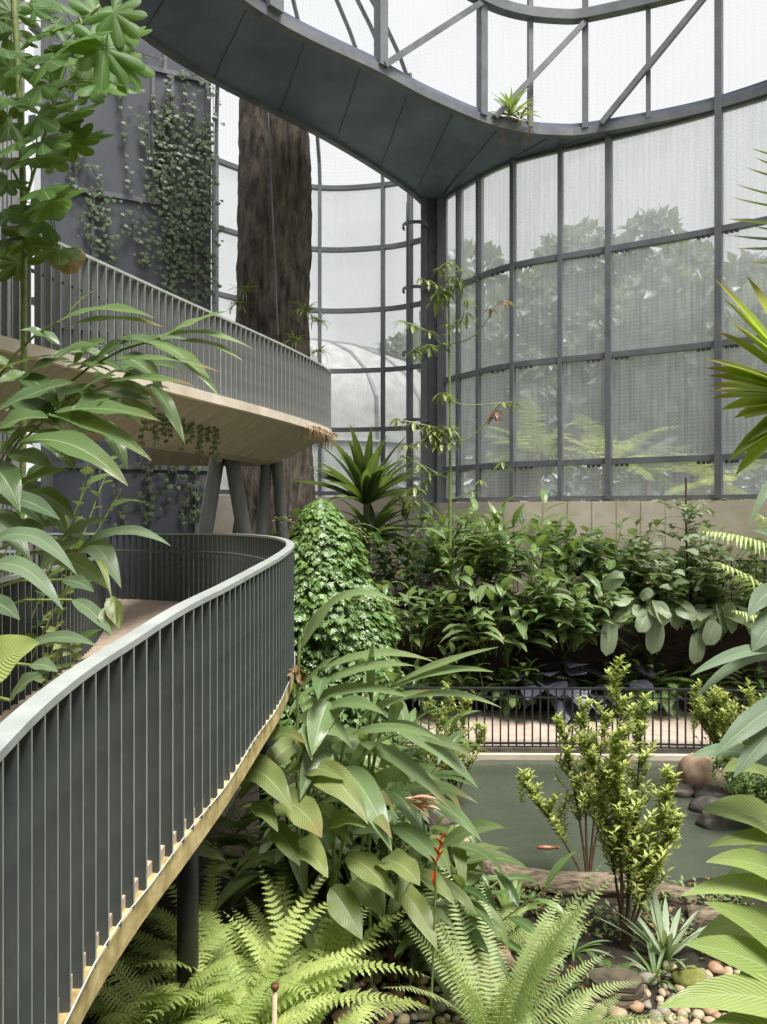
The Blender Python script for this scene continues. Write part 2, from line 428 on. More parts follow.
def frond(mb, base, d, L, W, droop=0.9, pairs=32, tint=None, serr=False, pdroop=0.35, pw=0.16, stem=0.12, mi=0, rad=0.004, sweepang=0.25):
    """a pinnate fern or palm frond"""
    n = 18
    pts = arc(base, d, L, droop, n)
    tint = R.random() if tint is None else tint
    mb.tube(pts, [rad * (1 - 0.8 * i / n) for i in range(n + 1)], 3, (tint * 0.7, 0.15, 0), mi, cap=False)
    for q in range(pairs):
        t = stem + (1 - stem) * (q + 0.5) / pairs
        f = t * n; i = min(n - 1, int(f)); p = pts[i].lerp(pts[i + 1], f - i)
        tg = (pts[i + 1] - pts[i]).normalized(); sd = tg.cross(UP)
        if sd.length < 1e-3: sd = V((1, 0, 0))
        sd.normalize(); nl = sd.cross(tg).normalized()
        u = (t - stem) / (1 - stem)
        l = W / 2 * (min(1, 0.45 + u * 2.6)) * (1 - u ** 2.2) ** 0.8
        if l < 0.006: continue
        for s in (-1, 1):
            dd = (sd * s + tg * (sweepang + 0.35 * u) + nl * R.uniform(-0.08, 0.15)).normalized()
            w = min(l * pw * 2.2, L * (1 - stem) / pairs * (0.85 if serr else 0.62))
            pp = arc(p, dd, l * R.uniform(0.92, 1.05), pdroop * R.uniform(0.6, 1.4), 7 if serr else 3)
            tt = min(1, max(0, tint + R.uniform(-0.12, 0.12)))
            if serr:
                # toothed pinna
                vs = []; uv = []; m = len(pp) - 1
                for j, x in enumerate(pp):
                    tt2 = (pp[min(j + 1, m)] - pp[max(j - 1, 0)]).normalized(); s2 = tt2.cross(nl).normalized()
                    ww = w / 2 * (1 - (j / m) ** 1.5) * (1.35 if j % 2 else 0.6) + 0.0004
                    vs += [x - s2 * ww + tt2 * ww * .5 * (j % 2), x, x + s2 * ww + tt2 * ww * .5 * (j % 2)]; uv += [(0.1, j / m), (0.5, j / m), (0.9, j / m)]
                fs = []
                for j in range(m):
                    a = j * 3; fs += [(a, a + 1, a + 4, a + 3), (a + 1, a + 2, a + 5, a + 4)]
                mb.add(vs, fs, uv, (tt, 0, u), mi)
            else:
                m = len(pp) - 1; vs = []; uv = []
                for j, x in enumerate(pp):
                    tt2 = (pp[min(j + 1, m)] - pp[max(j - 1, 0)]).normalized(); s2 = tt2.cross(nl).normalized()
                    ww = w / 2 * (0.85, 1.0, 0.7, 0.05)[min(3, j)]
                    vs += [x - s2 * ww, x + s2 * ww]; uv += [(0.3, j / m), (0.7, j / m)]
                mb.add(vs, [(2 * j, 2 * j + 1, 2 * j + 3, 2 * j + 2) for j in range(m)], uv, (tt, 0, u), mi)


def small_leaf(mb, p, d, nrm, L, W, tint=None, mi=0, dry=0):
    """a little pointed leaf folded at its midrib"""
    d = d.normalized(); sd = d.cross(nrm)
    if sd.length < 1e-3: sd = d.cross(V((0.9, 0.1, 0.3)))
    sd.normalize(); n = sd.cross(d).normalized()
    tint = R.random() if tint is None else tint
    vs = [p, p + d * L * 0.45 - sd * W / 2 + n * W * 0.12, p + d * L * 0.5, p + d * L * 0.45 + sd * W / 2 + n * W * 0.12, p + d * L - n * L * 0.12]
    mb.add(vs, [(0, 2, 1), (0, 3, 2), (1, 2, 4), (2, 3, 4)], [(0.5, 0), (0.05, 0.45), (0.5, 0.5), (0.95, 0.45), (0.5, 1)], (tint, dry, 0), mi)


IVY = [(0, -0.12), (0.28, -0.3), (0.55, -0.08), (0.36, 0.18), (0.34, 0.42), (0.12, 0.42), (0, 1 - 0.3), (-0.12, 0.42), (-0.34, 0.42), (-0.36, 0.18), (-0.55, -0.08), (-0.28, -0.3)]


def ivy_leaf(mb, p, d, nrm, L, tint=None, mi=0):
    d = d.normalized(); sd = d.cross(nrm)
    if sd.length < 1e-3: sd = d.cross(V((0.9, 0.1, 0.3)))
    sd.normalize(); n = sd.cross(d).normalized()
    tint = R.random() if tint is None else tint
    vs = [p + n * L * 0.08 + d * 0.2 * L] + [p + (sd * x + d * (y + 0.3)) * L - n * L * 0.05 * (abs(x) * 2) for x, y in IVY]
    m = len(IVY)
    mb.add(vs, [(0, 1 + i, 1 + (i + 1) % m) for i in range(m)], [(0.5, 0.4)] + [(0.5 + x * 0.8, 0.3 + y) for x, y in IVY], (tint, 0, 0), mi)


def lobed_leaf(mb, c, nrm, tip, size, lobes=7, deep=0.42, tint=None, mi=0, dry=0.0, cup=0.12):
    """palmate leaf; c = where the petiole meets, tip = middle lobe direction"""
    n = V(nrm).normalized(); t = V(tip) - n * V(tip).dot(n)
    if t.length < 1e-3: t = n.cross(V((1, 0, 0)))
    t.normalize(); s = t.cross(n).normalized()
    tint = R.random() if tint is None else tint
    K = lobes * 8; span = radians(290)
    vs = [V(c)]; uv = [(0.5, 0)]
    for i in range(K + 1):
        a = -span / 2 + span * i / K
        ph = (i / K) * lobes; fr = ph - int(min(ph, lobes - 1e-6)); x = abs(fr - 0.5) * 2
        r = size * ((1 - deep) + deep * max(0, 1 - x ** 1.6) ** .75) * (0.62 + 0.38 * cos(a / 2.2)) * (1 + .1 * sin(i * 12.9 + tint * 50))
        dirr = t * cos(a) + s * sin(a)
        for fct in (0.5, 1.0):
            z = -cup * size * fct ** 2 + 0.018 * size * (1 - x) * fct + 0.05 * size * sin(a * 3 + tint * 20) * fct ** 2
            vs.append(V(c) + dirr * r * fct + n * z); uv.append((fr if 0 < i < K else 0.0, fct))
    fs = []
    for i in range(K):
        a = 1 + 2 * i
        fs.append((0, a, a + 2)); fs.append((a, a + 1, a + 3, a + 2))
    mb.add(vs, fs, uv, (tint, dry, 0), mi)


def blob(mb, c, r, seed=0, amp=0.2, rings=8, segs=12, sc=1.5, mi=0, flat_bottom=False, col=(0.5, 0, 0)):
    """lumpy ellipsoid (rocks, pebbles)"""
    c = V(c); rx, ry, rz = r if isinstance(r, (tuple, list)) else (r, r, r)
    vs = []; uv = []
    for i in range(rings + 1):
        th = pi * i / rings
        for j in range(segs):
            a = 2 * pi * j / segs
            u = V((sin(th) * cos(a), sin(th) * sin(a), cos(th)))
            k = 1 + amp * noise.noise(u * sc + V((seed * 7.1, seed * 3.3, seed)))
            p = V((u.x * rx, u.y * ry, u.z * rz)) * k
            vs.append(c + p); uv.append((j / segs, i / rings))
    fs = []
    for i in range(rings):
        for j in range(segs):
            a = i * segs + j; b = i * segs + (j + 1) % segs
            fs.append((a, a + segs, b + segs, b))
    mb.add(vs, fs, uv, col, mi)
# ================================================================== light, sky, camera
sc = bpy.context.scene
cam = bpy.data.cameras.new('camera'); camo = bpy.data.objects.new('camera', cam); C.objects.link(camo)
camo.location = (0, 0, EYE); camo.rotation_euler = (radians(90), 0, 0)
cam.sensor_fit = 'VERTICAL'; cam.sensor_height = 36; cam.sensor_width = 36; cam.lens = 36 * F / 1024; cam.clip_end = 400; cam.clip_start = 0.05
sc.camera = camo
w = bpy.data.worlds.new('overcast_sky'); sc.world = w; w.use_nodes = True
nt = w.node_tree; nt.nodes.clear()
wo = nn(nt, 'ShaderNodeOutputWorld'); bg = nn(nt, 'ShaderNodeBackground'); nt.links.new(bg.outputs[0], wo.inputs[0])
tc = nn(nt, 'ShaderNodeTexCoord'); sx = nn(nt, 'ShaderNodeSeparateXYZ'); nt.links.new(tc.outputs['Generated'], sx.inputs[0])
rp = nn(nt, 'ShaderNodeValToRGB'); rp.color_ramp.elements[0].position = 0.0; rp.color_ramp.elements[0].color = (0.40, 0.42, 0.42, 1)
rp.color_ramp.elements[1].position = 0.04; rp.color_ramp.elements[1].color = (0.86, 0.87, 0.88, 1)
e = rp.color_ramp.elements.new(1.0); e.color = (1.0, 1.0, 1.0, 1)
nt.links.new(sx.outputs[2], rp.inputs[0]); nt.links.new(rp.outputs[0], bg.inputs[0]); bg.inputs[1].default_value = 0.93
sun = bpy.data.lights.new('hazy_sun', 'SUN'); sun.energy = 6.0; sun.angle = radians(22); sun.color = (1.0, 0.98, 0.93)
so = bpy.data.objects.new('hazy_sun', sun); C.objects.link(so)
so.rotation_euler = V((0.28, -0.34, 1.0)).to_track_quat('Z', 'Y').to_euler()   # high hazy sun behind the camera and to its right
sc.view_settings.view_transform = 'Standard'; sc.view_settings.look = 'None'; sc.view_settings.gamma = 1; sc.view_settings.exposure = 0.2
sc.view_settings.use_curve_mapping = False
sc.cycles.use_denoising = True
sc.cycles.transparent_max_bounces = 24; sc.cycles.max_bounces = 8; sc.cycles.transmission_bounces = 6


# ================================================================== terrain
def pond_f(x, y):
    return (abs((x - 3.9 - 0.25 * sin(y * 1.3)) / 3.5)) ** 3 + (abs((y - 10.35 - 0.12 * sin(x * 1.9)) / 2.12)) ** 3


def gz(x, y):
    z = 0.04 * noise.noise(V((x * 1.4, y * 1.4, 0)))
    z += 1.15 * exp(-((x + 1.9) / 1.35) ** 2 - ((y - 4.0) / 1.7) ** 2)
    z += 0.55 * exp(-((x + 0.3) / 0.9) ** 2 - ((y - 7.2) / 1.0) ** 2)
    z += 0.9 * exp(-((x + 1.2) / 0.9) ** 2 - ((y - 10.6) / 1.3) ** 2)
    z += 0.9 * exp(-((x - 3.2) / 1.1) ** 2 - ((y - 3.8) / 1.6) ** 2)
    z += 0.5 * exp(-((x - 5.2) / 0.9) ** 2 - ((y - 10.6) / 1.0) ** 2) * 0
    p = pond_f(x, y)
    if p < 1.35: z = z * max(0, (p - 1) / 0.35) - 0.75 * min(1, max(0, (1.25 - p) / 0.4))
    if y > 12.2: z = min(z, -0.05)
    return z


m = MB(); nx, ny = 150, 124
x0, x1, y0, y1 = -9.0, 11.0, -4.8, 15.4
vs = [(x0 + (x1 - x0) * i / nx, y0 + (y1 - y0) * j / ny, gz(x0 + (x1 - x0) * i / nx, y0 + (y1 - y0) * j / ny)) for j in range(ny + 1) for i in range(nx + 1)]
m.add(vs, [(j * (nx + 1) + i, j * (nx + 1) + i + 1, (j + 1) * (nx + 1) + i + 1, (j + 1) * (nx + 1) + i) for j in range(ny) for i in range(nx)])
struct(m.build('ground', M['soil'], smooth=True))

# pond water: murky green, gently rippled
mw, nt, b, o = mat('pond_water')
b.inputs['Base Color'].default_value = rgb((70, 80, 66)); b.inputs['Roughness'].default_value = 0.08; b.inputs['IOR'].default_value = 1.33
tc = nn(nt, 'ShaderNodeTexCoord'); nz = nn(nt, 'ShaderNodeTexNoise', inp={'Scale': 5.0, 'Detail': 4.0}); nt.links.new(tc.outputs['Object'], nz.inputs['Vector'])
nz2 = nn(nt, 'ShaderNodeTexNoise', inp={'Scale': 0.8, 'Detail': 3.0}); nt.links.new(tc.outputs['Object'], nz2.inputs['Vector'])
nt.links.new(mixc(nt, nz2.outputs[0], rgb((54, 60, 50)), rgb((88, 93, 80))), b.inputs['Base Color'])
bp = nn(nt, 'ShaderNodeBump', inp={'Strength': 0.5, 'Distance': 0.03}); nt.links.new(nz.outputs[0], bp.inputs['Height']); nt.links.new(bp.outputs[0], b.inputs['Normal'])
m = MB(); N = 90
ring = []
for i in range(N):
    a = 2 * pi * i / N; r = 1.0
    c_, s_ = cos(a), sin(a)
    k = (abs(c_) ** 3 + abs(s_) ** 3) ** (-1 / 3)
    ring.append((3.9 + 3.62 * c_ * k, 10.35 + 2.2 * s_ * k, -0.14))
m.add(ring + [(3.9, 10.35, -0.14)], [(N, i, (i + 1) % N) for i in range(N)])
tag(m.build('pond', mw), 'murky green pond behind the logs with a railed path on its far bank', 'pond')

# the path beyond the pond, its kerb, and the ground right out past the glass
m = MB(); pth = [V((-4.5, 13.9, 0)), V((-1, 13.72, 0)), V((3, 13.65, 0)), V((6.5, 13.55, 0)), V((11, 13.1, 0))]; pth = crom(pth, 8)
m.sweep(pth, [(-1.08, 0.0), (1.25, 0.0), (1.25, -0.2), (-1.08, -0.2)])
struct(m.build('path', M['path']))
m = MB(); m.sweep([p + V((0, -1.12, 0)) for p in pth], [(-0.09, 0.02), (0.06, 0.02), (0.06, -0.55), (-0.09, -0.55)])
struct(m.build('trim_1', M['rock_dark']))
m = MB(); m.sweep([p + V((0, -1.2, 0)) for p in pth], [(-0.10, -0.055), (0.03, -0.055), (0.03, -0.2), (-0.10, -0.2)])
struct(m.build('trim_2', M['fascia']))

# planted terrace behind the path: dark stone face and soil
m = MB()
fc = crom([V((-8, 15.3, 0)), V((-1, 15.25, 0)), V((3, 15.1, 0)), V((6.5, 14.75, 0)), V((11.5, 13.9, 0))], 10)
m.sweep(fc, [(0, -0.3), (0.1, 2.05), (0.6, 2.1), (0.6, -0.3)])
struct(m.build('wall_terrace', M['retain']))
m = MB(); vs = []; fs = []
for i, p in enumerate(fc):
    for j, yy in enumerate((0.05, 1.0, 2.4, 5, 9)):
        vs.append((p.x, p.y + yy, 2.06 + 0.05 * noise.noise(V((p.x, yy, 3)))))
for i in range(len(fc) - 1):
    for j in range(4): a = i * 5 + j; fs.append((a, a + 5, a + 6, a + 1))
m.add(vs, fs); struct(m.build('terrace_ground', M['soil']))

# ================================================================== glass drums
RZ = [8.65, 6.05, 3.61, 1.17, 0.32]         # transom heights above the eye, big drum
Cc = [V((1.40, 20.9, 0)), V((2.1, 19.7, 0)), V((3.14, 18.3, 0)), V((5.16, 17.15, 0)), V((7.1, 16.0, 0)), V((8.7, 14.7, 0)), V((9.7, 13.0, 0)), V((10.2, 11.0, 0))]
curveR = crom(Cc, 14)


def at_px(curve, px):
    for i in range(len(curve) - 1):
        a = 383.5 + F * curve[i].x / curve[i].y; b_ = 383.5 + F * curve[i + 1].x / curve[i + 1].y
        if (a - px) * (b_ - px) <= 0 and a != b_:
            return curve[i].lerp(curve[i + 1], (px - a) / (b_ - a))
    return curve[-1].copy()


def glazing(curve, z0, z1):
    g = MB(); L = 0; vs = []; uv = []
    for i, p in enumerate(curve):
        if i: L += (p - curve[i - 1]).length
        for z in (z0, z1): vs.append((p.x, p.y, z)); uv.append((L, z))
    g.add(vs, [(2 * i, 2 * i + 2, 2 * i + 3, 2 * i + 1) for i in range(len(curve) - 1)], uv)
    return g


def posts(mb, pts, z0, z1, w, dep, curve):
    for p in pts:
        k = min(range(len(curve)), key=lambda i: (curve[i] - p).length)
        t = tangents(curve)[k]; n_ = V((-t.y, t.x, 0))
        vs = [V((p.x, p.y, z)) + t * a * w / 2 + n_ * b_ * dep / 2 for z in (z0, z1) for a, b_ in ((-1, -1), (1, -1), (1, 1), (-1, 1))]
        mb.add(vs, [(3, 2, 1, 0), (4, 5, 6, 7), (0, 1, 5, 4), (1, 2, 6, 5), (2, 3, 7, 6), (3, 0, 4, 7)])


def rail_ring(mb, curve, z, w, h):
    mb.sweep([V((p.x, p.y, z)) for p in curve], [(-w / 2, -h / 2), (w / 2, -h / 2), (w / 2, h / 2), (-w / 2, h / 2)])


wR = empty('window_1', (3.14, 18.3, EYE), kind='structure')
g = glazing(curveR, EYE + 0.32, EYE + 8.7); g.build('pane', M['glassR'], wR, smooth=True)
fr = MB()
pR = [at_px(curveR, x) for x in (457, 477, 510, 557, 605, 714)] + [V((8.9, 14.5, 0)), V((9.8, 12.6, 0))]
inner = [p + V((0.06, -0.1, 0)) for p in pR]
posts(fr, inner[:3], EYE + 0.3, EYE + 8.7, 0.10, 0.2, curveR)
posts(fr, inner[3:4], EYE + 0.3, EYE + 8.7, 0.10, 0.2, curveR)
posts(fr, inner[4:5], EYE + 0.3, EYE + 8.7, 0.13, 0.24, curveR)
posts(fr, inner[5:], EYE + 0.3, EYE + 16, 0.14, 0.24, curveR)
icur = [p + V((0.04, -0.08, 0)) for p in curveR]
for z in RZ[1:]: rail_ring(fr, icur, EYE + z, 0.14, 0.13 if z > 0.5 else 0.1)
fr.build('window_frame', M['steel'], wR)
# little black glazing clamps in groups of three beside the main mullions
cl = MB()
for px in (510, 605, 714):
    p = at_px(curveR, px)
    for z in RZ[1:4]:
        for s in (-1, 1):
            for q in range(3):
                c_ = at_px(curveR, px + s * (9 + 5 * q)) + V((0.02, -0.14, 0))
                cl.box(c_.x - 0.03, c_.x + 0.03, c_.y - 0.03, c_.y + 0.03, EYE + z - 0.13, EYE + z - 0.07)
cl.build('glazing_clamp', M['blackpost'], wR)
# concrete upstand under the glass
m = MB(); m.sweep(curveR, [(-0.22, EYE + 0.25), (0.15, EYE + 0.25), (0.15, 1.6), (-0.22, 1.6)])
struct(m.build('wall_back', M['sill']))
m = MB()
for px in range(470, 767, 24):
    p = at_px(curveR, px) + V((-0.02, -0.27, 0)); m.box(p.x - 0.005, p.x + 0.005, p.y + 0.02, p.y + 0.06, 1.7, EYE + 0.25)
struct(m.build('trim_3', M['concrete']))

# side drum behind the tree trunk
LZ = [9.54, 7.72, 5.92, 4.15, 2.42, 0.55]
curveL = crom([V((-6.9, 14.6, 0)), V((-6.2, 17.6, 0)), V((-4.5, 20.2, 0)), V((-2.2, 21.8, 0)), V((0, 21.7, 0)), V((1.35, 20.95, 0))], 12)
wL = empty('window_2', (-1, 21.8, EYE), kind='structure')
glazing(curveL, EYE + 0.5, EYE + 9.6).build('pane', M['glassL'], wL, smooth=True)
fr = MB()
pLs = [at_px(curveL, x) for x in (216, 262, 320, 383, 410, 427)]
posts(fr, [p + V((0, -0.1, 0)) for p in pLs], EYE + 0.4, EYE + 9.6, 0.10, 0.18, curveL)
for z in LZ: rail_ring(fr, [p + V((0, -0.1, 0)) for p in curveL], EYE + z, 0.14, 0.12)
# the glazing leans in above the top transom: curved ribs and one more ring
ctr = V((-3.0, 15.0, 0))
def lean(p, q):   # q 0..1 up the vault
    a = q * pi / 2 * 0.9
    v = (p - ctr); return ctr + v * (1 - (1 - cos(a)) * 0.8) + UP * (EYE + 9.55 + sin(a) * 4.2)
for p in pLs:
    pts = [lean(p, q / 8) for q in range(9)]
    fr.tube(pts, 0.06, 5)
for q in (0.42, 0.85): fr.tube([lean(p, q) for p in curveL], 0.07, 5)
fr.build('window_frame', M['steel'], wL)
vg = MB(); vs = []; uv = []; nq = 8
for i, p in enumerate(curveL):
    for q in range(nq + 1): vs.append(lean(p, q / nq)); uv.append((i * 0.4, q * 0.6))
vg.add(vs, [(i * (nq + 1) + q, (i + 1) * (nq + 1) + q, (i + 1) * (nq + 1) + q + 1, i * (nq + 1) + q + 1) for i in range(len(curveL) - 1) for q in range(nq)], uv)
vg.build('vault_pane', M['glassTop'], wL, smooth=True)
m = MB(); m.sweep(curveL, [(-0.2, EYE + 0.45), (0.15, EYE + 0.45), (0.15, 1.6), (-0.2, 1.6)]); struct(m.build('wall_side_drum', M['sill']))

# column at the meeting of the two drums
t = empty('steel_column', (1.38, 20.7, 2.0), kind='structure')
m = MB()
for (dx, dy, w_, d_) in ((-0.2, 0, 0.17, 0.34), (0.3, -0.02, 0.3, 0.3)): m.box(1.32 + dx - w_ / 2, 1.32 + dx + w_ / 2, 20.5 + dy - d_ / 2, 20.5 + dy + d_ / 2, 2.0, EYE + 8.7)
m.build('column_shaft', M['steel'], t)
m = MB(); m.box(1.18, 1.5, 20.5, 20.7, 2.0, EYE + 8.7); m.build('column_web', M['panel_frame'], t)
# caged ladder hoops beside it
t = tag(empty('caged_ladder', (0.85, 20.6, 2.1), ), 'grey caged access ladder with flat hoops beside the steel column', 'ladder')
for z in (EYE + 7.85, EYE + 6.1, EYE + 4.35, EYE + 2.5, EYE + 0.9):
    m = MB()
    pts = [V((0.88 + 0.36 * cos(a), 20.35 - 0.34 * sin(a), z)) for a in [radians(x) for x in range(-40, 225, 15)]]
    for a, b_ in zip(pts, pts[1:]): m.bar(a, b_, 0.02, 0.09)
    m.build('hoop', M['panel_frame'], t)
m = MB()
for dx in (0.66, 1.1): m.box(dx - 0.03, dx + 0.03, 20.52, 20.6, 2.1, EYE + 8.6)
m.build('rail', M['panel_frame'], t)

# ================================================================== ring walkway overhead
ZR = EYE + 8.65
A = crom([V((-6.2, 9.2, 0)), V((-4.75, 12.5, 0)), V((-3.6, 14.5, 0)), V((-1.2, 17.2, 0)), V((0.6, 19.7, 0)), V((1.4, 21.3, 0))], 12)
B = crom([V((-4.6, 8.6, 0)), V((-2.4, 12.5, 0)), V((-0.06, 14.6, 0)), V((1.0, 15.55, 0)), V((2.63, 16.67, 0)), V((4.0, 17.0, 0)), V((4.95, 16.85, 0)), V((7.05, 15.95, 0)), V((8.6, 14.6, 0)), V((9.6, 12.9, 0)), V((10.1, 11.0, 0))], 12)
kR = [p for p in curveR]
outer = A + kR[1:]
no = 120
oA = resample(outer, 0.01 + sum((outer[i + 1] - outer[i]).length for i in range(len(outer) - 1)) / no)
oB = resample(B, 0.01 + sum((B[i + 1] - B[i]).length for i in range(len(B) - 1)) / no)
# pair the two edges so the wide corner falls at the column
def split(pts, f): return pts[:f + 1], pts[f:]
ic = min(range(len(outer)), key=lambda i: (outer[i] - V((1.4, 21.1, 0))).length)
ib = min(range(len(B)), key=lambda i: (B[i] - V((2.2, 16.4, 0))).length)
def rs(pts, n):
    L = sum((pts[i + 1] - pts[i]).length for i in range(len(pts) - 1)); r = resample(pts, L / n); return r[:n] + [pts[-1].copy()]
o1, o2 = rs(outer[:ic + 1], 50), rs(outer[ic:], 50)
b1, b2 = rs(B[:ib + 1], 50), rs(B[ib:], 50)
oo = o1 + o2[1:]; bb = b1 + b2[1:]
ring_t = empty('ring_beam', (0, 15, ZR), kind='structure')
m = MB(); n = len(oo); vs = []
for i in range(n):
    for p, z in ((oo[i], ZR), (bb[i], ZR), (bb[i], ZR + 0.28), (oo[i], ZR + 0.28)): vs.append((p.x, p.y, z))
fs = []
for i in range(n - 1):
    for j in range(4): a = i * 4 + j; c_ = i * 4 + (j + 1) % 4; fs.append((a, c_, c_ + 4, a + 4))
m.add(vs, fs); m.build('soffit', M['soffit'], ring_t)
m = MB()
for i in range(4, n - 30, 6): m.bar(V((oo[i].x, oo[i].y, ZR - 0.015)), V((bb[i].x, bb[i].y, ZR - 0.01)), 0.035, 0.02)
m.build('soffit_seam', M['steel'], ring_t)
m = MB(); m.sweep([V((p.x, p.y, ZR + 0.1)) for p in bb], [(-0.06, -0.12), (0.1, -0.12), (0.1, 0.06), (-0.06, 0.06)])
m.sweep([V((p.x, p.y, ZR + 0.06)) for p in oo], [(-0.06, -0.12), (0.08, -0.12), (0.08, 0.2), (-0.06, 0.2)])
m.build('edge_trim', M['panel_frame'], ring_t)

# clerestory above the ring
cur = [p.copy() for p in B]
wT = empty('window_3', (2.6, 16.6, ZR), kind='structure')
glazing(cur, ZR + 0.3, ZR + 8).build('pane', M['glassTop'], wT, smooth=True)
fr = MB()
for px, w_ in ((86 + 0, .2), (272, .3), (381, .2), (482, .18), (530, .11), (585, .14), (648, .1)):
    p = at_px(cur, px); posts(fr, [p + V((0, -0.02, 0))], ZR + 0.12, ZR + 8, w_, w_, cur)
for z, h in ((2.68, 0.22), (5.4, 0.2), (8.0, 0.3)): rail_ring(fr, [p + V((0, -0.08, 0)) for p in cur], ZR + z, 0.22, h)
fr.build('window_frame', M['steel'], wT)
br = MB()
for xa, za, xb, zb in ((384, 0.14, 482, 2.6), (494, 0.14, 583, 2.5), (600, 0.14, 711, 2.6), (240, 0.14, 381, 2.6), (482, 2.6, 583, 5.3), (600, 5.3, 711, 2.7)):
    a = at_px(cur, xa) + V((0, -0.1, ZR + za)); b_ = at_px(cur, xb) + V((0, -0.1, ZR + zb)); br.bar(a, b_, 0.12, 0.12)
br.build('brace', M['panel_frame'], wT)

# ================================================================== dark panelled wall and its neighbours
wa, wb = V((-6.64, 14.64, 0)), V((-3.72, 15.95, 0)); wd = (wb - wa).normalized(); wn = V((wd.y, -wd.x, 0))
def wbox(mb, s0, s1, z0, z1, d0, d1, mi=0):
    vs = [wa + wd * s + wn * d_ + UP * z for z in (z0, z1) for d_ in (d0, d1) for s in (s0, s1)]
    mb.add(vs, [(0, 2, 3, 1), (4, 5, 7, 6), (0, 1, 5, 4), (2, 6, 7, 3), (0, 4, 6, 2), (1, 3, 7, 5)], mi=mi)
WL = (wb - wa).length
t = empty('wall_left', wa, kind='structure')
m = MB(); wbox(m, 0, WL, 0, 17, -0.5, 0); m.build('wall_panel', M['panel'], t)
m = MB()
zr = [EYE + z for z in (0.93, 3.70, 6.47, 9.25, 12.0)]
for z in zr: wbox(m, 0, WL, z - 0.05, z + 0.05, 0, 0.05)
def s_at(px):
    # where the sight line through column px meets the wall
    k = (px - 383.5) / F; return (k * wa.y - wa.x) / (wd.x - k * wd.y)
for lo, hi, pxs in ((0, zr[0], (100, 150, 196)), (zr[0], zr[1], (85, 140, 178, 205)), (zr[1], zr[2], (93, 171, 196)), (zr[2], zr[3], (76, 153, 172, 207)), (zr[3], 17, (120, 165, 206))):
    for px in pxs: s = s_at(px); wbox(m, s - 0.035, s + 0.035, lo, hi, 0, 0.045)
m.build('panel_frame', M['panel_frame'], t)
# pale ribbed cladding further left
m = MB()
for i in range(16):
    x = -7.6 + i * 0.075; m.box(x, x + 0.045, 12.9, 13.1, 0, 16)
m.box(-7.7, -6.4, 13.1, 13.2, 0, 16)
struct(m.build('wall_ribbed', M['corr']))
m = MB(); m.box(-6.44, -6.3, 13.9, 14.1, 0, 16); struct(m.build('trim_4', M['panel_frame']))
# rear wall added unseen to cut light from behind; side wall out of view
m = MB(); m.box(-12, 12, -5.4, -5.0, -0.5, 13); struct(m.build('rear_light_blocker', M['rear']))
m = MB(); m.box(-9.4, -9.1, -5, 13.4, -0.5, 14); struct(m.build('wall_side', M['rear']))

# ================================================================== outside
m = MB(); m.add([(-160, 22.6, 1.2), (160, 22.6, 1.2), (160, 200, 3), (-160, 200, 3)], [(0, 1, 2, 3)]); m.add([(10.6, -30, 0.4), (160, -30, 0.4), (160, 22.6, 1.2), (10.6, 22.6, 1.2)], [(0, 1, 2, 3)])
m.add([(5.6, 17.3, 1.0), (10.6, 13.5, 1.0), (10.6, 22.6, 1.2), (2.2, 22.6, 1.2), (2.2, 20.8, 1.0)], [(0, 1, 2, 3, 4)])
struct(m.build('outside_ground', M['out_ground']))


def outside_tree(x, y, h, w_, seed, label):
    z0 = 1.2 + (y - 22.6) * 0.01
    e = tag(empty('broadleaf_tree', (x, y, z0)), label, 'tree')
    rr = random.Random(seed)
    m = MB(); m.tube([V((x, y, z0 - 0.2)), V((x + 0.2, y, z0 + h * 0.3)), V((x, y, z0 + h * 0.75))], [0.35, 0.28, 0.12], 7); 
    for k in range(6):
        a = rr.uniform(0, 6.28); m.tube([V((x, y, z0 + h * 0.35)), V((x + cos(a) * w_ * 0.3, y + sin(a) * w_ * 0.3, z0 + h * rr.uniform(.55, .8)))], [0.14, 0.05], 5)
    m.build('trunk', M['wood'], e)
    m = MB()
    for k in range(16):
        a = rr.uniform(0, 6.28); q = rr.random() ** 0.6; zz = rr.uniform(0.3, 1.0)
        c_ = V((x + cos(a) * q * w_ * 0.5 * (1.15 - zz * 0.6), y + sin(a) * q * w_ * 0.5, z0 + h * zz * 0.93)); r_ = rr.uniform(.13, .22) * w_
        for j in range(240):
            u = V((rr.gauss(0, 1), rr.gauss(0, 1), rr.gauss(0, 1))).normalized() * r_ * rr.uniform(0.7, 1.05); pp = c_ + u
            d_ = (u + V((rr.gauss(0, .5), rr.gauss(0, .5), rr.gauss(0, .5))) * r_).normalized()
            small_leaf(m, pp, d_, u + UP * .3, 0.8, 0.62, rr.random())
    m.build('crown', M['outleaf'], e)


outside_tree(9.2, 40, 19.6, 8, 1, 'hazy tree outside the glass, showing between the two thickest mullions')
outside_tree(14.0, 41, 18.4, 8, 2, 'hazy tree outside the glass at the right, its top at the heavy mullion')
outside_tree(4.6, 42, 16.5, 7, 3, 'smaller hazy tree outside the glass, next to the steel column')
outside_tree(6.4, 37, 16.0, 8, 5, 'lower hazy tree outside, filling the middle panes of the dotted glass')
outside_tree(12.3, 36, 16.0, 9, 6, 'lower hazy tree outside, filling the wide pane left of the heavy mullion')
outside_tree(17.5, 37, 16.0, 9, 7, 'lower hazy tree outside, right of the heavy mullion')
outside_tree(11.5, 45, 18.5, 8, 8, 'hazy tree outside between the two tallest crowns')
outside_tree(2.5, 38, 12.0, 7, 9, 'lower hazy tree outside, against the steel column')
outside_tree(20.5, 42, 15.0, 8, 4, 'hazy tree outside the glass seen past the fan palm')


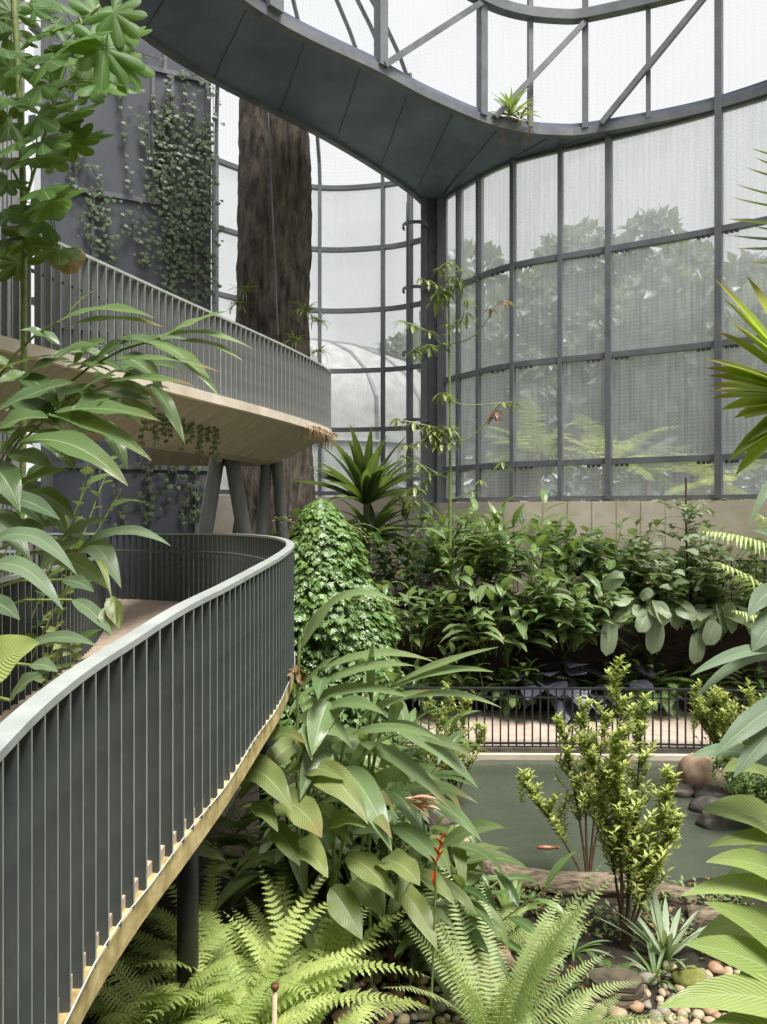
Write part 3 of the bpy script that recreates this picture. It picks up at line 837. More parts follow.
m = MB(); rr = random.Random(77)
for k in range(9000):
    x = rr.uniform(-6, 26); y = 31 + rr.uniform(-1.2, 1.2); z = 1.2 + 5.2 * rr.random() * (0.75 + 0.25 * sin(x * .9)); small_leaf(m, V((x, y, z)), rdir(-.3, .8), V((0, -1, .4)), .55, .4, rr.random())
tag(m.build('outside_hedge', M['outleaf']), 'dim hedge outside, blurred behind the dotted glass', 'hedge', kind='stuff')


def outside_palm(x, y, h, seed, label, col='outpalm', n=18, L=2.4):
    e = tag(empty('outside_palm', (x, y, 1.0)), label, 'palm')
    m = MB(); m.tube([V((x, y, 0.8)), V((x, y, 1 + h))], [0.2, 0.15], 8); m.build('trunk', M['wood'], e)
    m = MB()
    for k in range(n): frond(m, V((x, y, 1 + h)), rdir(0.1, 1.3), L * R.uniform(.8, 1.1), 1.1, 1.1, pairs=22, pw=0.09)
    m.build('fronds', M[col], e)


outside_palm(6.3, 20.8, 4.3, 1, 'yellow-green palm just outside the dotted glass at its brightest pane')
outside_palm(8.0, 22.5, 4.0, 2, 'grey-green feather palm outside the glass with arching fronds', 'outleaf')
outside_palm(4.4, 21.5, 4.6, 3, 'yellowish palm outside the narrow dotted panes')
outside_palm(8.8, 19.5, 3.6, 4, 'low bright palm outside the glass near the fan palm', L=2.0)
outside_palm(1.6, 27, 2.6, 5, 'pale palm outside the milky side panes', 'outleaf')

# second greenhouse seen through the milky panes: a pale glazed vault
t = tag(empty('greenhouse', (-3.5, 36, 1)), 'pale domed greenhouse outside, blurred behind the milky side glazing', 'building')
m = MB(); vs = []; nU, nV = 24, 8
for i in range(nU + 1):
    a = 2 * pi * i / nU
    for j in range(nV + 1):
        q = j / nV; r_ = 9.5 if j == 0 else 9.5 * cos(max(0, (q - 0.3) / 0.7) * pi / 2); z_ = 1 + min(q / 0.3, 1) * 7.2 + (4.4 * sin(max(0, (q - 0.3) / 0.7) * pi / 2))
        vs.append((-5.0 + r_ * cos(a), 38 + r_ * sin(a) * .8, z_))
m.add(vs, [(i * (nV + 1) + j, (i + 1) * (nV + 1) + j, (i + 1) * (nV + 1) + j + 1, i * (nV + 1) + j + 1) for i in range(nU) for j in range(nV)], [(i, j) for i in range(nU + 1) for j in range(nV + 1)])
m.build('glazed_shell', M['corr'], t, smooth=True)
m = MB()
for i in range(nU): m.tube([V(vs[i * (nV + 1) + j]) for j in range(nV + 1)], 0.09, 4)
m.tube([V(vs[i * (nV + 1) + 2]) for i in range(nU + 1)], 0.12, 4)
m.build('rib', M['panel_frame'], t)
# ================================================================== railings and ramps
def top_px(px, py, d): return P(px, py, d)


def make_railing(name, label, pts, h, pitch=0.115, plate=(0.072, 0.011), top=(0.075, 0.028), topmat='rail_top', hand=None, group=None, paint='rail'):
    e = tag(empty(name, (pts[0].x, pts[0].y, pts[0].z - h)), label, 'railing', group)
    m = MB(); m.sweep(pts, [(-top[0] / 2, -top[1]), (top[0] / 2, -top[1]), (top[0] / 2, 0), (-top[0] / 2, 0)]); m.build('top_rail', M[topmat], e)
    q = resample(pts, pitch); tg = tangents(q)
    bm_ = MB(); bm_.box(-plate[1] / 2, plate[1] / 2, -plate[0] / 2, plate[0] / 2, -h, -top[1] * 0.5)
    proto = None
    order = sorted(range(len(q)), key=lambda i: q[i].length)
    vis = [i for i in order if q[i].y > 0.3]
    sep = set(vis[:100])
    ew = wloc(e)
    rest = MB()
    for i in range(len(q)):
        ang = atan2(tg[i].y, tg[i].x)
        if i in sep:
            if proto is None: bm_.m = [0, 0, 1, 1, 0, 0]; o = proto = bm_.build('baluster', [M[paint], M['rail_lit_edge']], e)
            else: o = proto.copy(); C.objects.link(o); o.parent = e
            o.location = q[i] - ew; o.rotation_euler = (0, 0, ang)
        else:
            rm = Matrix.Rotation(ang, 3, 'Z')
            rest.add([rm @ V(v) + q[i] for v in bm_.v], bm_.f)
    if rest.v: rest.build('balusters', M[paint], e)['kind'] = 'stuff'
    if hand:
        off, dz, r_ = hand
        hp = [p + V((-tangents(pts)[i].y, tangents(pts)[i].x, 0)) * off + UP * dz for i, p in enumerate(pts)]
        hp = resample(hp, 0.15)
        m = MB(); m.tube(hp, r_, 7); m.build('handrail', M['rail'], e, smooth=True)
    return e, q


# lower ramp, outer edge: comes up from beneath the camera, sweeps away and curls back to the left
lo = crom([V((-0.62, 0.75, EYE - .72)), V((-0.93, 1.45, EYE - .66)), V((-1.05, 2.05, EYE - .61)), V((-1.10, 2.6, EYE - .575)), V((-1.07, 3.1, EYE - .53)), V((-0.98, 3.55, EYE - .455)), V((-0.91, 4.2, EYE - .415)), V((-0.86, 5.0, EYE - .375)), V((-0.82, 5.8, EYE - .335)),
           V((-0.87, 6.9, EYE - .31)), V((-1.08, 8.1, EYE - .30)), V((-1.5, 9.4, EYE - .30)), V((-2.25, 10.7, EYE - .31)), V((-3.4, 11.6, EYE - .33)), V((-4.7, 12.0, EYE - .34)), V((-6.6, 12.0, EYE - .34))], 10)
H1 = 1.12
make_railing('curved_railing', 'dark grey metal railing on the outer edge of the lower ramp, curling round beyond', lo, H1, hand=(0.12, -0.28, 0.02))
li = crom([V((-2.55, 0.4, EYE - .66)), V((-2.72, 2.0, EYE - .62)), V((-2.85, 4.0, EYE - .55)), V((-2.95, 5.7, EYE - .51)), V((-3.06, 6.6, EYE - .51)), V((-3.32, 8.2, EYE - .53)), V((-3.72, 9.7, EYE - .55)), V((-4.0, 10.45, EYE - .56)), V((-4.6, 10.7, EYE - .56)), V((-6.5, 10.7, EYE - .56))], 10)
make_railing('inner_railing', 'charcoal metal railing on the planted inner side of the lower ramp', li, 1.12, pitch=0.15)
# deck, edge board, soffit
t = tag(empty('lower_ramp', (-1.5, 5, EYE - 1.45)), 'tan concrete curved ramp with a weathered yellow edge, held between two dark railings', 'ramp')
n = 90
def rs2(pts, n):
    L = sum((pts[i + 1] - pts[i]).length for i in range(len(pts) - 1)); r = resample(pts, L / n); return (r + [pts[-1].copy()] * 3)[:n + 1]
qo, qi = rs2(lo, n), rs2(li, n)
m = MB(); vs = []
for i in range(n + 1):
    a = qo[i] - UP * 1.06; b_ = qi[i] - UP * 1.04
    vs += [a, b_, b_ - UP * 0.16, a - UP * 0.13]
m.add(vs, [tuple(i * 4 + x for x in f) for i in range(n) for f in ((0, 4, 5, 1), (1, 5, 6, 2), (2, 6, 7, 3), (3, 7, 4, 0))])
m.build('deck', M['deck'], t)
m = MB(); m.sweep([p - UP * (H1 - 0.02) for p in lo], [(-0.034, -0.012), (0.05, -0.012), (0.05, -0.13), (-0.034, -0.13)]); m.build('edge_board', M['board'], t)
m = MB()
wp = [p - UP * (H1 - 0.03) + V((tangents(lo)[i].y, -tangents(lo)[i].x, 0)) * 0.042 + UP * 0.012 * sin(i * 0.4) for i, p in enumerate(lo)]
m.tube(wp, 0.0035, 4); m.build('wire', M['tagmetal'], t)
# round posts that carry the ramp
for (x, y, rr_) in ((-1.19, 4.5, 0.065), (-1.2, 7.6, 0.075), (-3.0, 10.9, 0.09)):
    g0 = gz(x, y)
    o = MB(); o.tube([V((x, y, g0 - 0.1)), V((x, y, EYE - 1.52))], rr_, 14)
    tag(o.build('support_post', M['blackpost'], smooth=True), {4.5: 'black round post under the near stretch of the lower ramp', 7.6: 'black round post under the widest bend of the lower ramp', 10.9: 'black round post under the far stretch of the lower ramp'}[y], 'post')

# upper ramp: its railing, pale edge and inclined concrete soffit
up = crom([V((-4.9, 3.6, EYE + 2.56)), V((-3.95, 5.0, EYE + 2.55)), V((-3.33, 6.3, EYE + 2.55)), V((-3.05, 7.1, EYE + 2.55)), V((-2.5, 8.65, EYE + 2.55)), V((-1.78, 10.55, EYE + 2.54)), V((-1.38, 11.6, EYE + 2.52)),
           V((-1.02, 12.8, EYE + 2.5)), V((-1.02, 13.5, EYE + 2.5)), V((-1.45, 14.3, EYE + 2.5)), V((-2.3, 14.75, EYE + 2.5)), V((-3.4, 14.75, EYE + 2.5)), V((-4.6, 14.3, EYE + 2.5))], 10)
make_railing('upper_railing', 'grey metal railing along the edge of the upper concrete ramp', up, 1.09, pitch=0.125, hand=(0.15, -0.3, 0.02), paint='rail_upper')
t = tag(empty('upper_ramp', (-2, 11, EYE + 1)), 'raised concrete ramp with a board-marked sloping underside, below the upper railing', 'ramp')
m = MB(); n_ = len(up); tg = tangents(up); vs = []; uvs = []; Ls = 0
for i, p in enumerate(up):
    nrm = V((-tg[i].y, tg[i].x, 0))
    if i: Ls += (p - up[i - 1]).length
    for a, z in ((0.0, -1.05), (0.04, -1.17), (0.95, -1.62), (1.25, -1.66), (1.7, -1.4), (1.7, -1.05)):
        vs.append(p + nrm * a + UP * z); uvs.append((Ls, a))
fs = []
for i in range(n_ - 1):
    for j in range(6): a = i * 6 + j; b_ = i * 6 + (j + 1) % 6; fs.append((a, a + 6, b_ + 6, b_))
m.add(vs, fs, uvs)
# board-marked soffit follows the bend through its own coordinates
mc, nt, bb_, oo_ = mat('soffit_boards'); tcn = nn(nt, 'ShaderNodeUVMap'); mpn = nn(nt, 'ShaderNodeMapping'); mpn.inputs['Scale'].default_value = (7, 0.5, 1); nt.links.new(tcn.outputs[0], mpn.inputs[0])
nz = nn(nt, 'ShaderNodeTexNoise', inp={'Scale': 1.3, 'Detail': 8.0, 'Roughness': 0.65}); nt.links.new(mpn.outputs[0], nz.inputs['Vector'])
nt.links.new(mixc(nt, nz.outputs[0], rgb((104, 97, 82)), rgb((182, 173, 154))), bb_.inputs['Base Color']); bb_.inputs['Roughness'].default_value = 0.85
bpn = nn(nt, 'ShaderNodeBump', inp={'Strength': 0.4, 'Distance': 0.03}); nt.links.new(nz.outputs[0], bpn.inputs['Height']); nt.links.new(bpn.outputs[0], bb_.inputs['Normal'])
m.build('concrete_slab', mc, t)
m = MB(); m.sweep([p - UP * 1.06 for p in up], [(-0.05, 0.02), (0.12, 0.02), (0.12, -0.1), (-0.05, -0.1)]); m.build('edge_strip', M['fascia'], t)

# splayed pairs of columns
def vcol(x, y, ztop, spread, r_, label):
    e = tag(empty('splayed_column', (x, y, 0)), label, 'column')
    for s in (-1, 1):
        m = MB(); m.tube([V((x + s * 0.10, y, ztop)), V((x + s * (0.10 + spread), y + 0.1, -0.1 if y < 15 else 2))], [r_, r_ * 1.05], 14); m.build('leg', M['column'], e, smooth=True)
vcol(-2.72, 12.65, EYE + 1.05, 0.85, 0.125, 'grey splayed pair of steel legs carrying the upper ramp, the thicker pair')
vcol(-2.1, 13.9, EYE + 0.95, 0.35, 0.11, 'grey pair of steel legs behind the ivy-covered mound')

# pond fence
fp = crom([V((-2.6, 12.66, 1.0)), V((0.4, 12.56, 1.0)), V((3.0, 12.52, 1.0)), V((5.4, 12.42, 1.0)), V((9.5, 11.95, 1.0))], 10)
e = tag(empty('pond_fence', (2, 12.5, 0)), 'thin black bar fence between the pond and the tan path', 'fence')
m = MB(); m.sweep(fp, [(-0.03, 0), (0.03, 0), (0.03, 0.03), (-0.03, 0.03)]); m.build('top_rail', M['steel_dark'], e)
m = MB(); m.sweep([p - UP * 0.15 for p in fp], [(-0.015, 0), (0.015, 0), (0.015, 0.02), (-0.015, 0.02)]); m.build('middle_rail', M['steel_dark'], e)
m = MB(); m.sweep([p - UP * 0.93 for p in fp], [(-0.015, 0), (0.015, 0), (0.015, 0.03), (-0.015, 0.03)]); m.build('bottom_rail', M['steel_dark'], e)
pr = None; pm = MB(); pm.box(-.012, .012, -.012, .012, -1.0, 0.0)
for i, p in enumerate(resample(fp, 0.135)[:99]):
    if pr is None: o = pr = pm.build('bar', M['steel_dark'], e)
    else: o = pr.copy(); C.objects.link(o); o.parent = e
    o.location = p - wloc(e)
# terrace fence among the plants
fp = [p + V((0, 0.5, 0)) for p in fc if p.x > 5.6]
e = tag(empty('terrace_fence', (6, 15.4, 2.1)), 'dark low railing half hidden among the plants on the terrace below the glass', 'fence')
m = MB(); m.sweep([V((p.x, p.y, EYE - 1.02)) for p in fp], [(-0.03, 0), (0.03, 0), (0.03, 0.04), (-0.03, 0.04)]); m.build('top_rail', M['steel_dark'], e)
m = MB(); m.sweep([V((p.x, p.y, EYE - 1.82)) for p in fp], [(-0.03, 0), (0.03, 0), (0.03, 0.04), (-0.03, 0.04)]); m.build('bottom_rail', M['steel_dark'], e)
m = MB(); m.box(-.012, .012, -.012, .012, EYE - 1.9, EYE - 1.0); pr = None
for p in resample(fp, 0.16)[:60]:
    if pr is None: o = pr = m.build('bar', M['steel_dark'], e)
    else: o = pr.copy(); C.objects.link(o); o.parent = e
    o.location = V((p.x, p.y, 0)) - wloc(e)
# ================================================================== plants, generic builders
def plant(name, loc, label, cat='plant', group=None): return tag(empty(name, loc, ), label, cat, group)


def gzz(x, y):
    return 2.08 if y > 15.45 else gz(x, y)


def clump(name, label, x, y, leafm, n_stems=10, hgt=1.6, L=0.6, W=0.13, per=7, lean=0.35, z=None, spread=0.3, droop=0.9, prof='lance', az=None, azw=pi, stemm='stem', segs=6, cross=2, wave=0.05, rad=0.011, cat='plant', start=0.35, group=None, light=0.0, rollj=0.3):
    z = gzz(x, y) if z is None else z
    e = plant(name, (x, y, z), label, cat, group)
    st, lf = MB(), MB()
    for k in range(n_stems):
        a = R.uniform(0, 2 * pi) if az is None else az + R.uniform(-azw, azw)
        b = V((x + cos(a) * spread * R.random(), y + sin(a) * spread * R.random(), z - 0.05))
        ln = lean * R.uniform(0.2, 1.4); h = hgt * R.uniform(0.65, 1.08)
        d = V((cos(a) * ln, sin(a) * ln, 1)).normalized()
        pts = arc(b, d, h, 0.5 * R.random(), 10)
        st.tube(pts, [rad * (1 - 0.06 * i) for i in range(11)], 5, cap=False)
        sa = R.uniform(0, pi)
        for q in range(per):
            t = start + (1 - start) * (q + 0.6) / per; f = min(9.999, t * 10); i = int(f); p = pts[i].lerp(pts[i + 1], f - i)
            tg = (pts[i + 1] - pts[i]).normalized()
            s = 1 if q % 2 else -1
            side = V((cos(sa) * s, sin(sa) * s, 0)) + V((R.uniform(-.3, .3), R.uniform(-.3, .3), 0))
            dd = (side * (1.0 - 0.5 * (q == per - 1)) + tg * (0.55 + 0.5 * t)).normalized()
            l = L * R.uniform(0.75, 1.1) * (0.7 + 0.3 * sin(pi * t))
            tint = min(1, max(0, R.gauss(0.45 + light, 0.25)))
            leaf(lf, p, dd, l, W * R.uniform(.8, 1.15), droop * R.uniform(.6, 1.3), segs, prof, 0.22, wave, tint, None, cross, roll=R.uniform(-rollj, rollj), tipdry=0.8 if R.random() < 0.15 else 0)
    st.build('stems', M[stemm], e); lf.build('foliage', M[leafm], e, smooth=True)
    return e


def rosette(name, label, x, y, leafm, n=30, L=0.6, W=0.06, z=None, el=(0.3, 1.4), droop=0.8, prof='strap', cross=2, segs=7, fold=0.3, cat='plant', group=None, wave=0, stalk=0.0, light=0, petw=0.0, az=None, azw=pi):
    """leaves fanning from one point; stalk = bare petiole length before the blade"""
    z = gzz(x, y) if z is None else z
    e = plant(name, (x, y, z), label, cat, group)
    lf, st = MB(), MB()
    for k in range(n):
        d = rdir(el[0], el[1], None if az is None else az + R.uniform(-azw, azw)); b = V((x, y, z)) + V((d.x, d.y, 0)) * 0.04
        tint = min(1, max(0, R.gauss(0.45 + light, 0.25)))
        if stalk:
            s = stalk * R.uniform(0.6, 1.1); pp = arc(b, (d + UP * 0.6).normalized(), s, 0.5, 6)
            st.tube(pp, [0.009] * 7, 4, cap=False)
            b = pp[-1]; d = (V((d.x, d.y, 0)).normalized() * 0.9 + UP * R.uniform(-0.7, 0.35)).normalized()
        leaf(lf, b, d, L * R.uniform(.75, 1.1), W * R.uniform(.85, 1.1), droop * R.uniform(.5, 1.3), segs, prof, fold, wave, tint, None, cross, roll=R.uniform(-.3, .3))
    if st.v: st.build('stems', M['stem_dark'], e)
    lf.build('foliage', M[leafm], e, smooth=True)
    return e


def fern(name, label, x, y, leafm='fern', n=16, L=0.9, W=0.26, z=None, el=(0.5, 1.3), droop=1.1, pairs=34, serr=False, cat='fern', group=None, az=None, azw=pi, light=0, pw=0.16, stem=0.12):
    z = gzz(x, y) if z is None else z
    e = plant(name, (x, y, z), label, cat, group); m = MB()
    for k in range(n):
        d = rdir(el[0], el[1], None if az is None else az + R.uniform(-azw, azw))
        frond(m, V((x, y, z)) + V((d.x, d.y, 0)) * 0.05, d, L * R.uniform(.7, 1.1), W * R.uniform(.85, 1.1), droop * R.uniform(.6, 1.3), pairs, min(1, max(0, R.gauss(0.5 + light, 0.22))), serr, pw=pw, stem=stem)
    m.build('fronds', M[leafm], e)
    return e


def shrub(name, label, x, y, h, w_, leafm='shrub', z=None, nb=10, leaves=22, L=0.07, W=0.026, cat='shrub', group=None, seed=0, base=0.25, columns=None, trunkr=0.018):
    """upright twiggy shrub: several near-vertical leaders, side twigs, leaves whorled up every twig"""
    rr = random.Random(seed); z = gzz(x, y) if z is None else z
    e = plant(name, (x, y, z), label, cat, group); st, lf = MB(), MB(); root = V((x, y, z - 0.05))
    leaders = columns or [(rr.uniform(-1, 1) * w_ * .35, rr.uniform(-1, 1) * w_ * .35, h * rr.uniform(.7, 1)) for _ in range(3)]
    for (dx, dy, hh) in leaders:
        top = root + V((dx, dy, hh)); mid = root + V((dx * 0.35, dy * 0.35, hh * 0.5))
        pts = bez(root, mid + V((rr.uniform(-.04, .04), 0, 0)), top, 14)
        st.tube(pts, [trunkr * (1 - 0.8 * i / 14) for i in range(15)], 5, cap=False)
        for b in range(nb):
            t = base + (1 - base) * (b + rr.random()) / nb; f = min(13.99, t * 14); i = int(f); p = pts[i].lerp(pts[i + 1], f - i)
            a = rr.uniform(0, 2 * pi); bl = w_ * 0.5 * (1.12 - t) * rr.uniform(.5, 1.1) + 0.06
            d = V((cos(a), sin(a), rr.uniform(.6, 1.5))).normalized(); q = [p + d * bl * k / 5 + UP * 0.3 * bl * (k / 5) ** 2 for k in range(6)]
            st.tube(q, [0.004] * 6, 3, cap=False)
            for k in range(leaves):
                u = (k + rr.random()) / leaves; ff = min(4.99, u * 5); ii = int(ff); c_ = q[ii].lerp(q[ii + 1], ff - ii)
                aa = k * 2.4 + rr.random(); up_ = V((cos(aa), sin(aa), rr.uniform(0.2, 1.3))).normalized()
                small_leaf(lf, c_, up_, UP, L * rr.uniform(.7, 1.15), W, min(1, max(0, rr.gauss(0.3 + 0.5 * u, 0.2))), dry=0.7 if rr.random() < 0.03 else 0)
        for k in range(leaves):
            aa = k * 2.4; small_leaf(lf, top - UP * 0.012 * k, V((cos(aa), sin(aa), 1.1)).normalized(), UP, L, W, rr.uniform(.6, 1))
    st.build('branches', M['twig'], e); lf.build('foliage', M[leafm], e)
    return e


# ------------------------------------------------------------------ front: ferns
for i, (x, y, n, L, lab) in enumerate([
    (-0.92, 4.8, 34, 1.4, 'bright lacy fern beside the black post under the near ramp'),
    (-0.55, 5.0, 34, 1.3, 'bright lacy fern between the ramp post and the broad-leaved clump'),
    (-0.95, 4.1, 24, 0.85, 'bright lacy fern nearest the bottom edge, touching the yellow ramp edge'),
    (-0.45, 4.35, 26, 0.95, 'bright lacy fern behind the small tan stake'),
    (-1.35, 4.35, 18, 0.8, 'bright lacy fern half under the ramp board'),
    (-0.72, 5.45, 26, 1.25, 'tall lacy fern closest to the broad olive leaves'),
    (-1.35, 5.6, 20, 1.0, 'tall lacy fern standing behind the black ramp post')]):
    fern('lacy_fern', lab, x, y, 'fern', n, L, 0.27, el=(0.45, 1.5), droop=1.3, pairs=28, serr=True, group='lacy ferns under the ramp', pw=0.16, light=0.05, az=pi * .8, azw=(2.0 if x > -.8 else pi))
for i, (x, y, n, L, lab) in enumerate([
    (0.8, 5.3, 32, 1.5, 'large sword fern with long upright fronds in front of the logs'),
    (1.12, 5.1, 12, 0.9, 'sword fern leaning over the slate stack')]):
    fern('sword_fern', lab, x, y, 'fern2', n, L, 0.26, el=(0.6, 1.4), droop=0.75, pairs=40, group='sword ferns in front of the pond', pw=0.11, light=0.1)
fern('sword_fern', 'dark-ribbed fern with drooping tips behind the sword fern, by the small bromeliad', 0.95, 6.6, 'fern2', 12, 0.7, 0.26, el=(0.6, 1.3), droop=1.2, pairs=30, group=None, pw=0.1)

# ------------------------------------------------------------------ centre: broad-leaved clump and long arching leaves
e = plant('heliconia_plant', (0.1, 6.2, gz(0.1, 6.2)), 'large clump of long arching grey-green leaves beside the curved railing')
lf, st = MB(), MB()
HC = [  # a, b, width, arch, tone
    ((392, 685, 5.6), (499, 647, 5.0), .07, .03, .85), ((392, 688, 5.6), (494, 672, 5.0), .09, .07, .75), ((384, 706, 5.6), (502, 708, 5.0), .07, .10, .8),
    ((381, 722, 5.6), (478, 788, 5.1), .15, .10, .55), ((359, 743, 5.7), (453, 811, 5.2), .13, .10, .6), ((341, 768, 5.6), (392, 852, 5.1), .22, .14, .45),
    ((392, 826, 5.6), (446, 872, 5.2), .15, .10, .35), ((440, 848, 5.7), (505, 828, 5.2), .14, .08, .6), ((318, 672, 5.9), (435, 662, 5.4), .08, .10, .75),
    ((313, 690, 5.9), (415, 666, 5.4), .10, .08, .7), ((298, 708, 6.0), (410, 698, 5.4), .11, .10, .6), ((330, 700, 5.8), (312, 756, 5.4), .22, .12, .5),
    ((300, 650, 6.1), (352, 592, 5.8), .13, .12, .8), ((298, 640, 6.2), (400, 606, 5.7), .09, .22, .7), ((350, 735, 5.6), (440, 740, 5.1), .09, .08, .6),
    ((322, 712, 5.8), (385, 715, 5.2), .13, .10, .5), ((296, 720, 5.9), (352, 748, 5.4), .16, .16, .5), ((400, 790, 5.6), (470, 798, 5.2), .12, .08, .65),
    ((420, 800, 5.6), (482, 842, 5.2), .12, .12, .4), ((370, 700, 5.7), (372, 642, 5.6), .07, .04, .6), ((330, 735, 5.8), (300, 800, 5.4), .18, .14, .35),
    ((405, 740, 5.5), (476, 760, 5.1), .08, .10, .6), ((300, 690, 6.1), (340, 655, 5.7), .08, .05, .55), ((360, 720, 5.7), (430, 690, 5.3), .08, .06, .7)]
for a, b, W_, ar, tn in HC: hero(lf, a, b, W_, ar, 0.5, tint=tn, tipdry=0.6 if R.random() < .25 else 0, prof='lance')
for k in range(34):
    x = R.uniform(300, 400); y = R.uniform(680, 860); q = R.uniform(-50, 95); d0_ = R.uniform(5.7, 6.3)
    hero(lf, (x, y, d0_), (x + q, y + R.uniform(-45, 60), d0_ - R.uniform(0, .5)), R.uniform(.08, .17), R.uniform(.06, .2), R.uniform(.2, .7), tint=R.uniform(.1, .9), tipdry=0.8 if R.random() < .3 else 0)
for (a, b) in (((318, 790, 5.9), (402, 672, 5.6)), ((305, 800, 6.0), (320, 668, 5.9)), ((352, 860, 5.9), (384, 720, 5.6)), ((330, 850, 6.0), (345, 740, 5.8)), ((372, 870, 5.9), (372, 690, 5.7)), ((300, 810, 6.1), (300, 640, 6.2))):
    A_, B_ = P(*a), P(*b); st.tube(bez(V((A_.x, A_.y, gz(A_.x, A_.y) - .05)), (A_ + B_) / 2 + V((-.05, 0, 0)), B_, 10), 0.014, 6)
st.build('stems', M['stem'], e); lf.build('foliage', M['heli'], e, smooth=True)

e = plant('ginger_lily', (-0.3, 5.9, gz(-0.3, 5.9)), 'mound of broad olive-green drooping leaves below the long arching ones')
lf, st = MB(), MB()
GC = [((238, 770, 5.7), (293, 812, 5.2), .26, .14, .55), ((308, 778, 5.6), (368, 824, 5.1), .24, .16, .8), ((280, 802, 5.6), (322, 838, 5.1), .24, .14, .6), ((292, 846, 5.5), (328, 878, 5.1), .24, .14, .75),
      ((345, 858, 5.4), (394, 898, 5.0), .2, .12, .6), ((380, 862, 5.3), (420, 886, 4.9), .2, .16, .55), ((322, 832, 5.5), (366, 828, 5.1), .18, .14, .7), ((257, 752, 5.9), (306, 744, 5.4), .17, .10, .4),
      ((285, 770, 5.8), (345, 780, 5.3), .2, .1, .6), ((252, 805, 5.6), (278, 832, 5.2), .2, .12, .3), ((330, 888, 5.4), (362, 940, 5.1), .24, .1, .55), ((395, 888, 5.3), (437, 950, 4.9), .2, .16, .7),
      ((350, 805, 5.5), (392, 838, 5.1), .2, .12, .4), ((310, 805, 5.6), (352, 845, 5.3), .2, .1, .5), ((355, 880, 5.5), (384, 918, 5.2), .2, .12, .3), ((262, 770, 5.9), (240, 800, 5.5), .18, .1, .3),
      ((412, 870, 5.5), (455, 905, 5.2), .15, .12, .45), ((300, 745, 6), (262, 780, 5.6), .2, .1, .4), ((345, 768, 5.8), (382, 790, 5.5), .16, .1, .5), ((430, 880, 5.6), (478, 915, 5.4), .12, .14, .35), ((270, 830, 5.6), (300, 866, 5.2), .18, .1, .4), ((420, 850, 5.5), (398, 905, 5.1), .14, .1, .3)]
for i_, (a, b, W_, ar, tn) in enumerate(GC): hero(lf, a, b, W_ * R.uniform(.7, 1.0), ar + R.uniform(-.04, .06), R.uniform(.3, .7), tint=tn + R.uniform(-.2, .15), wave=0.2, prof=('ovate', 'lance', 'strap')[i_ % 3], tipdry=.7 * (i_ % 5 == 2))
for k in range(60):   # darker leaves deeper in the mound
    x = R.uniform(-1.0, 0.75); y = R.uniform(5.9, 7.2); z_ = gz(x, y)
    h_ = R.uniform(0.3, 1.5) * (1 - abs(x + .1) * 0.35); d = rdir(-0.1, 0.7)
    st.tube([V((x, y, z_ - .05)), V((x, y, z_ + h_))], 0.011, 4, cap=False)
    for q in range(4): leaf(lf, V((x, y, z_ + h_ * (0.6 + .13 * q))), rdir(-.1, .8), R.uniform(.45, .7), R.uniform(.12, .2), 1.2, 7, 'ovate', .2, .1, R.uniform(0, .35), None, 2)
st.build('stems', M['stem_dark'], e); lf.build('foliage', M['ginger_pale'], e, smooth=True)
clump('heliconia_plant', 'narrow-leaved green clump at the water edge around the orange flower spike', 0.42, 6.5, 'ginger', 12, 1.15, .6, .11, 6, .7, start=.2, light=-.1)
clump('heliconia_plant', 'dense leafy clump filling behind the arching leaves next to the railing', -0.35, 7.3, 'ginger', 16, 1.9, .7, .13, 7, .5, start=.2)
clump('young_ginger', 'soft green clump under the ramp bend, behind the broad olive leaves', -0.95, 6.9, 'ginger_pale', 10, 1.4, .6, .14, 6, .4, start=.3)
shrub('leafy_shrub', 'small fine-leaved shrub rising among the arching leaves', 0.05, 6.0, 1.75, .5, 'mid', seed=51, L=.06, W=.02, nb=12)

# orange flower spike and the faded one
def flower_spike(label, px, py0, py1, d, matn):
    a, b = P(px, py0, d), P(px + 7, py1, d)
    e = tag(empty('flower_spike', (a.x, a.y, gz(a.x, a.y)), ), label, 'flower')
    m = MB(); m.tube(bez(V((a.x - .05, a.y + .1, gz(a.x, a.y))), a - UP * .2, a, 8), 0.008, 5); m.build('stalk', M['stem'], e)
    m = MB(); n = 6
    for i in range(n):
        p = a.lerp(b, i / n); s = 1 if i % 2 else -1
        leaf(m, p, V((s * 0.35, -.1, 0.95)), 0.11 - 0.01 * i, 0.04, 0.2, 5, 'lance', 0.9, 0, .5)
    leaf(m, a, V((-0.15, -.1, -1)), 0.13, 0.04, 0.1, 5, 'lance', .8, 0, .5)
    m.build('bract', M[matn], e)
flower_spike('orange-red heliconia flower spike hanging over the pond edge', 436, 868, 835, 4.95, 'flower')
e = tag(empty('faded_flower', P(410, 800, 5.1)), 'faded salmon-pink bract lying among the leaves above the orange spike', 'flower'); m = MB()
for k in range(6): leaf(m, P(404 + k * 2, 798 + (k % 3) * 3, 5.1), V((R.uniform(.2, 1), -.2, R.uniform(-.2, .4))), .2, .05, .5, 5, 'lance', .3, 0, .8)
m.build('bract', leafmat('faded_bract', (180, 110, 80), (214, 160, 130), trans=.2), e)
e = tag(empty('dried_flower', P(299, 672, 6.2)), 'withered orange-brown flower head against the railing', 'flower'); m = MB()
for k in range(16): leaf(m, P(297, 665 + k, 6.2), rdir(-.6, .6), .12, .05, .8, 4, 'lance', .3, .1, R.random())
m.build('petals', M['drybrown'], e)

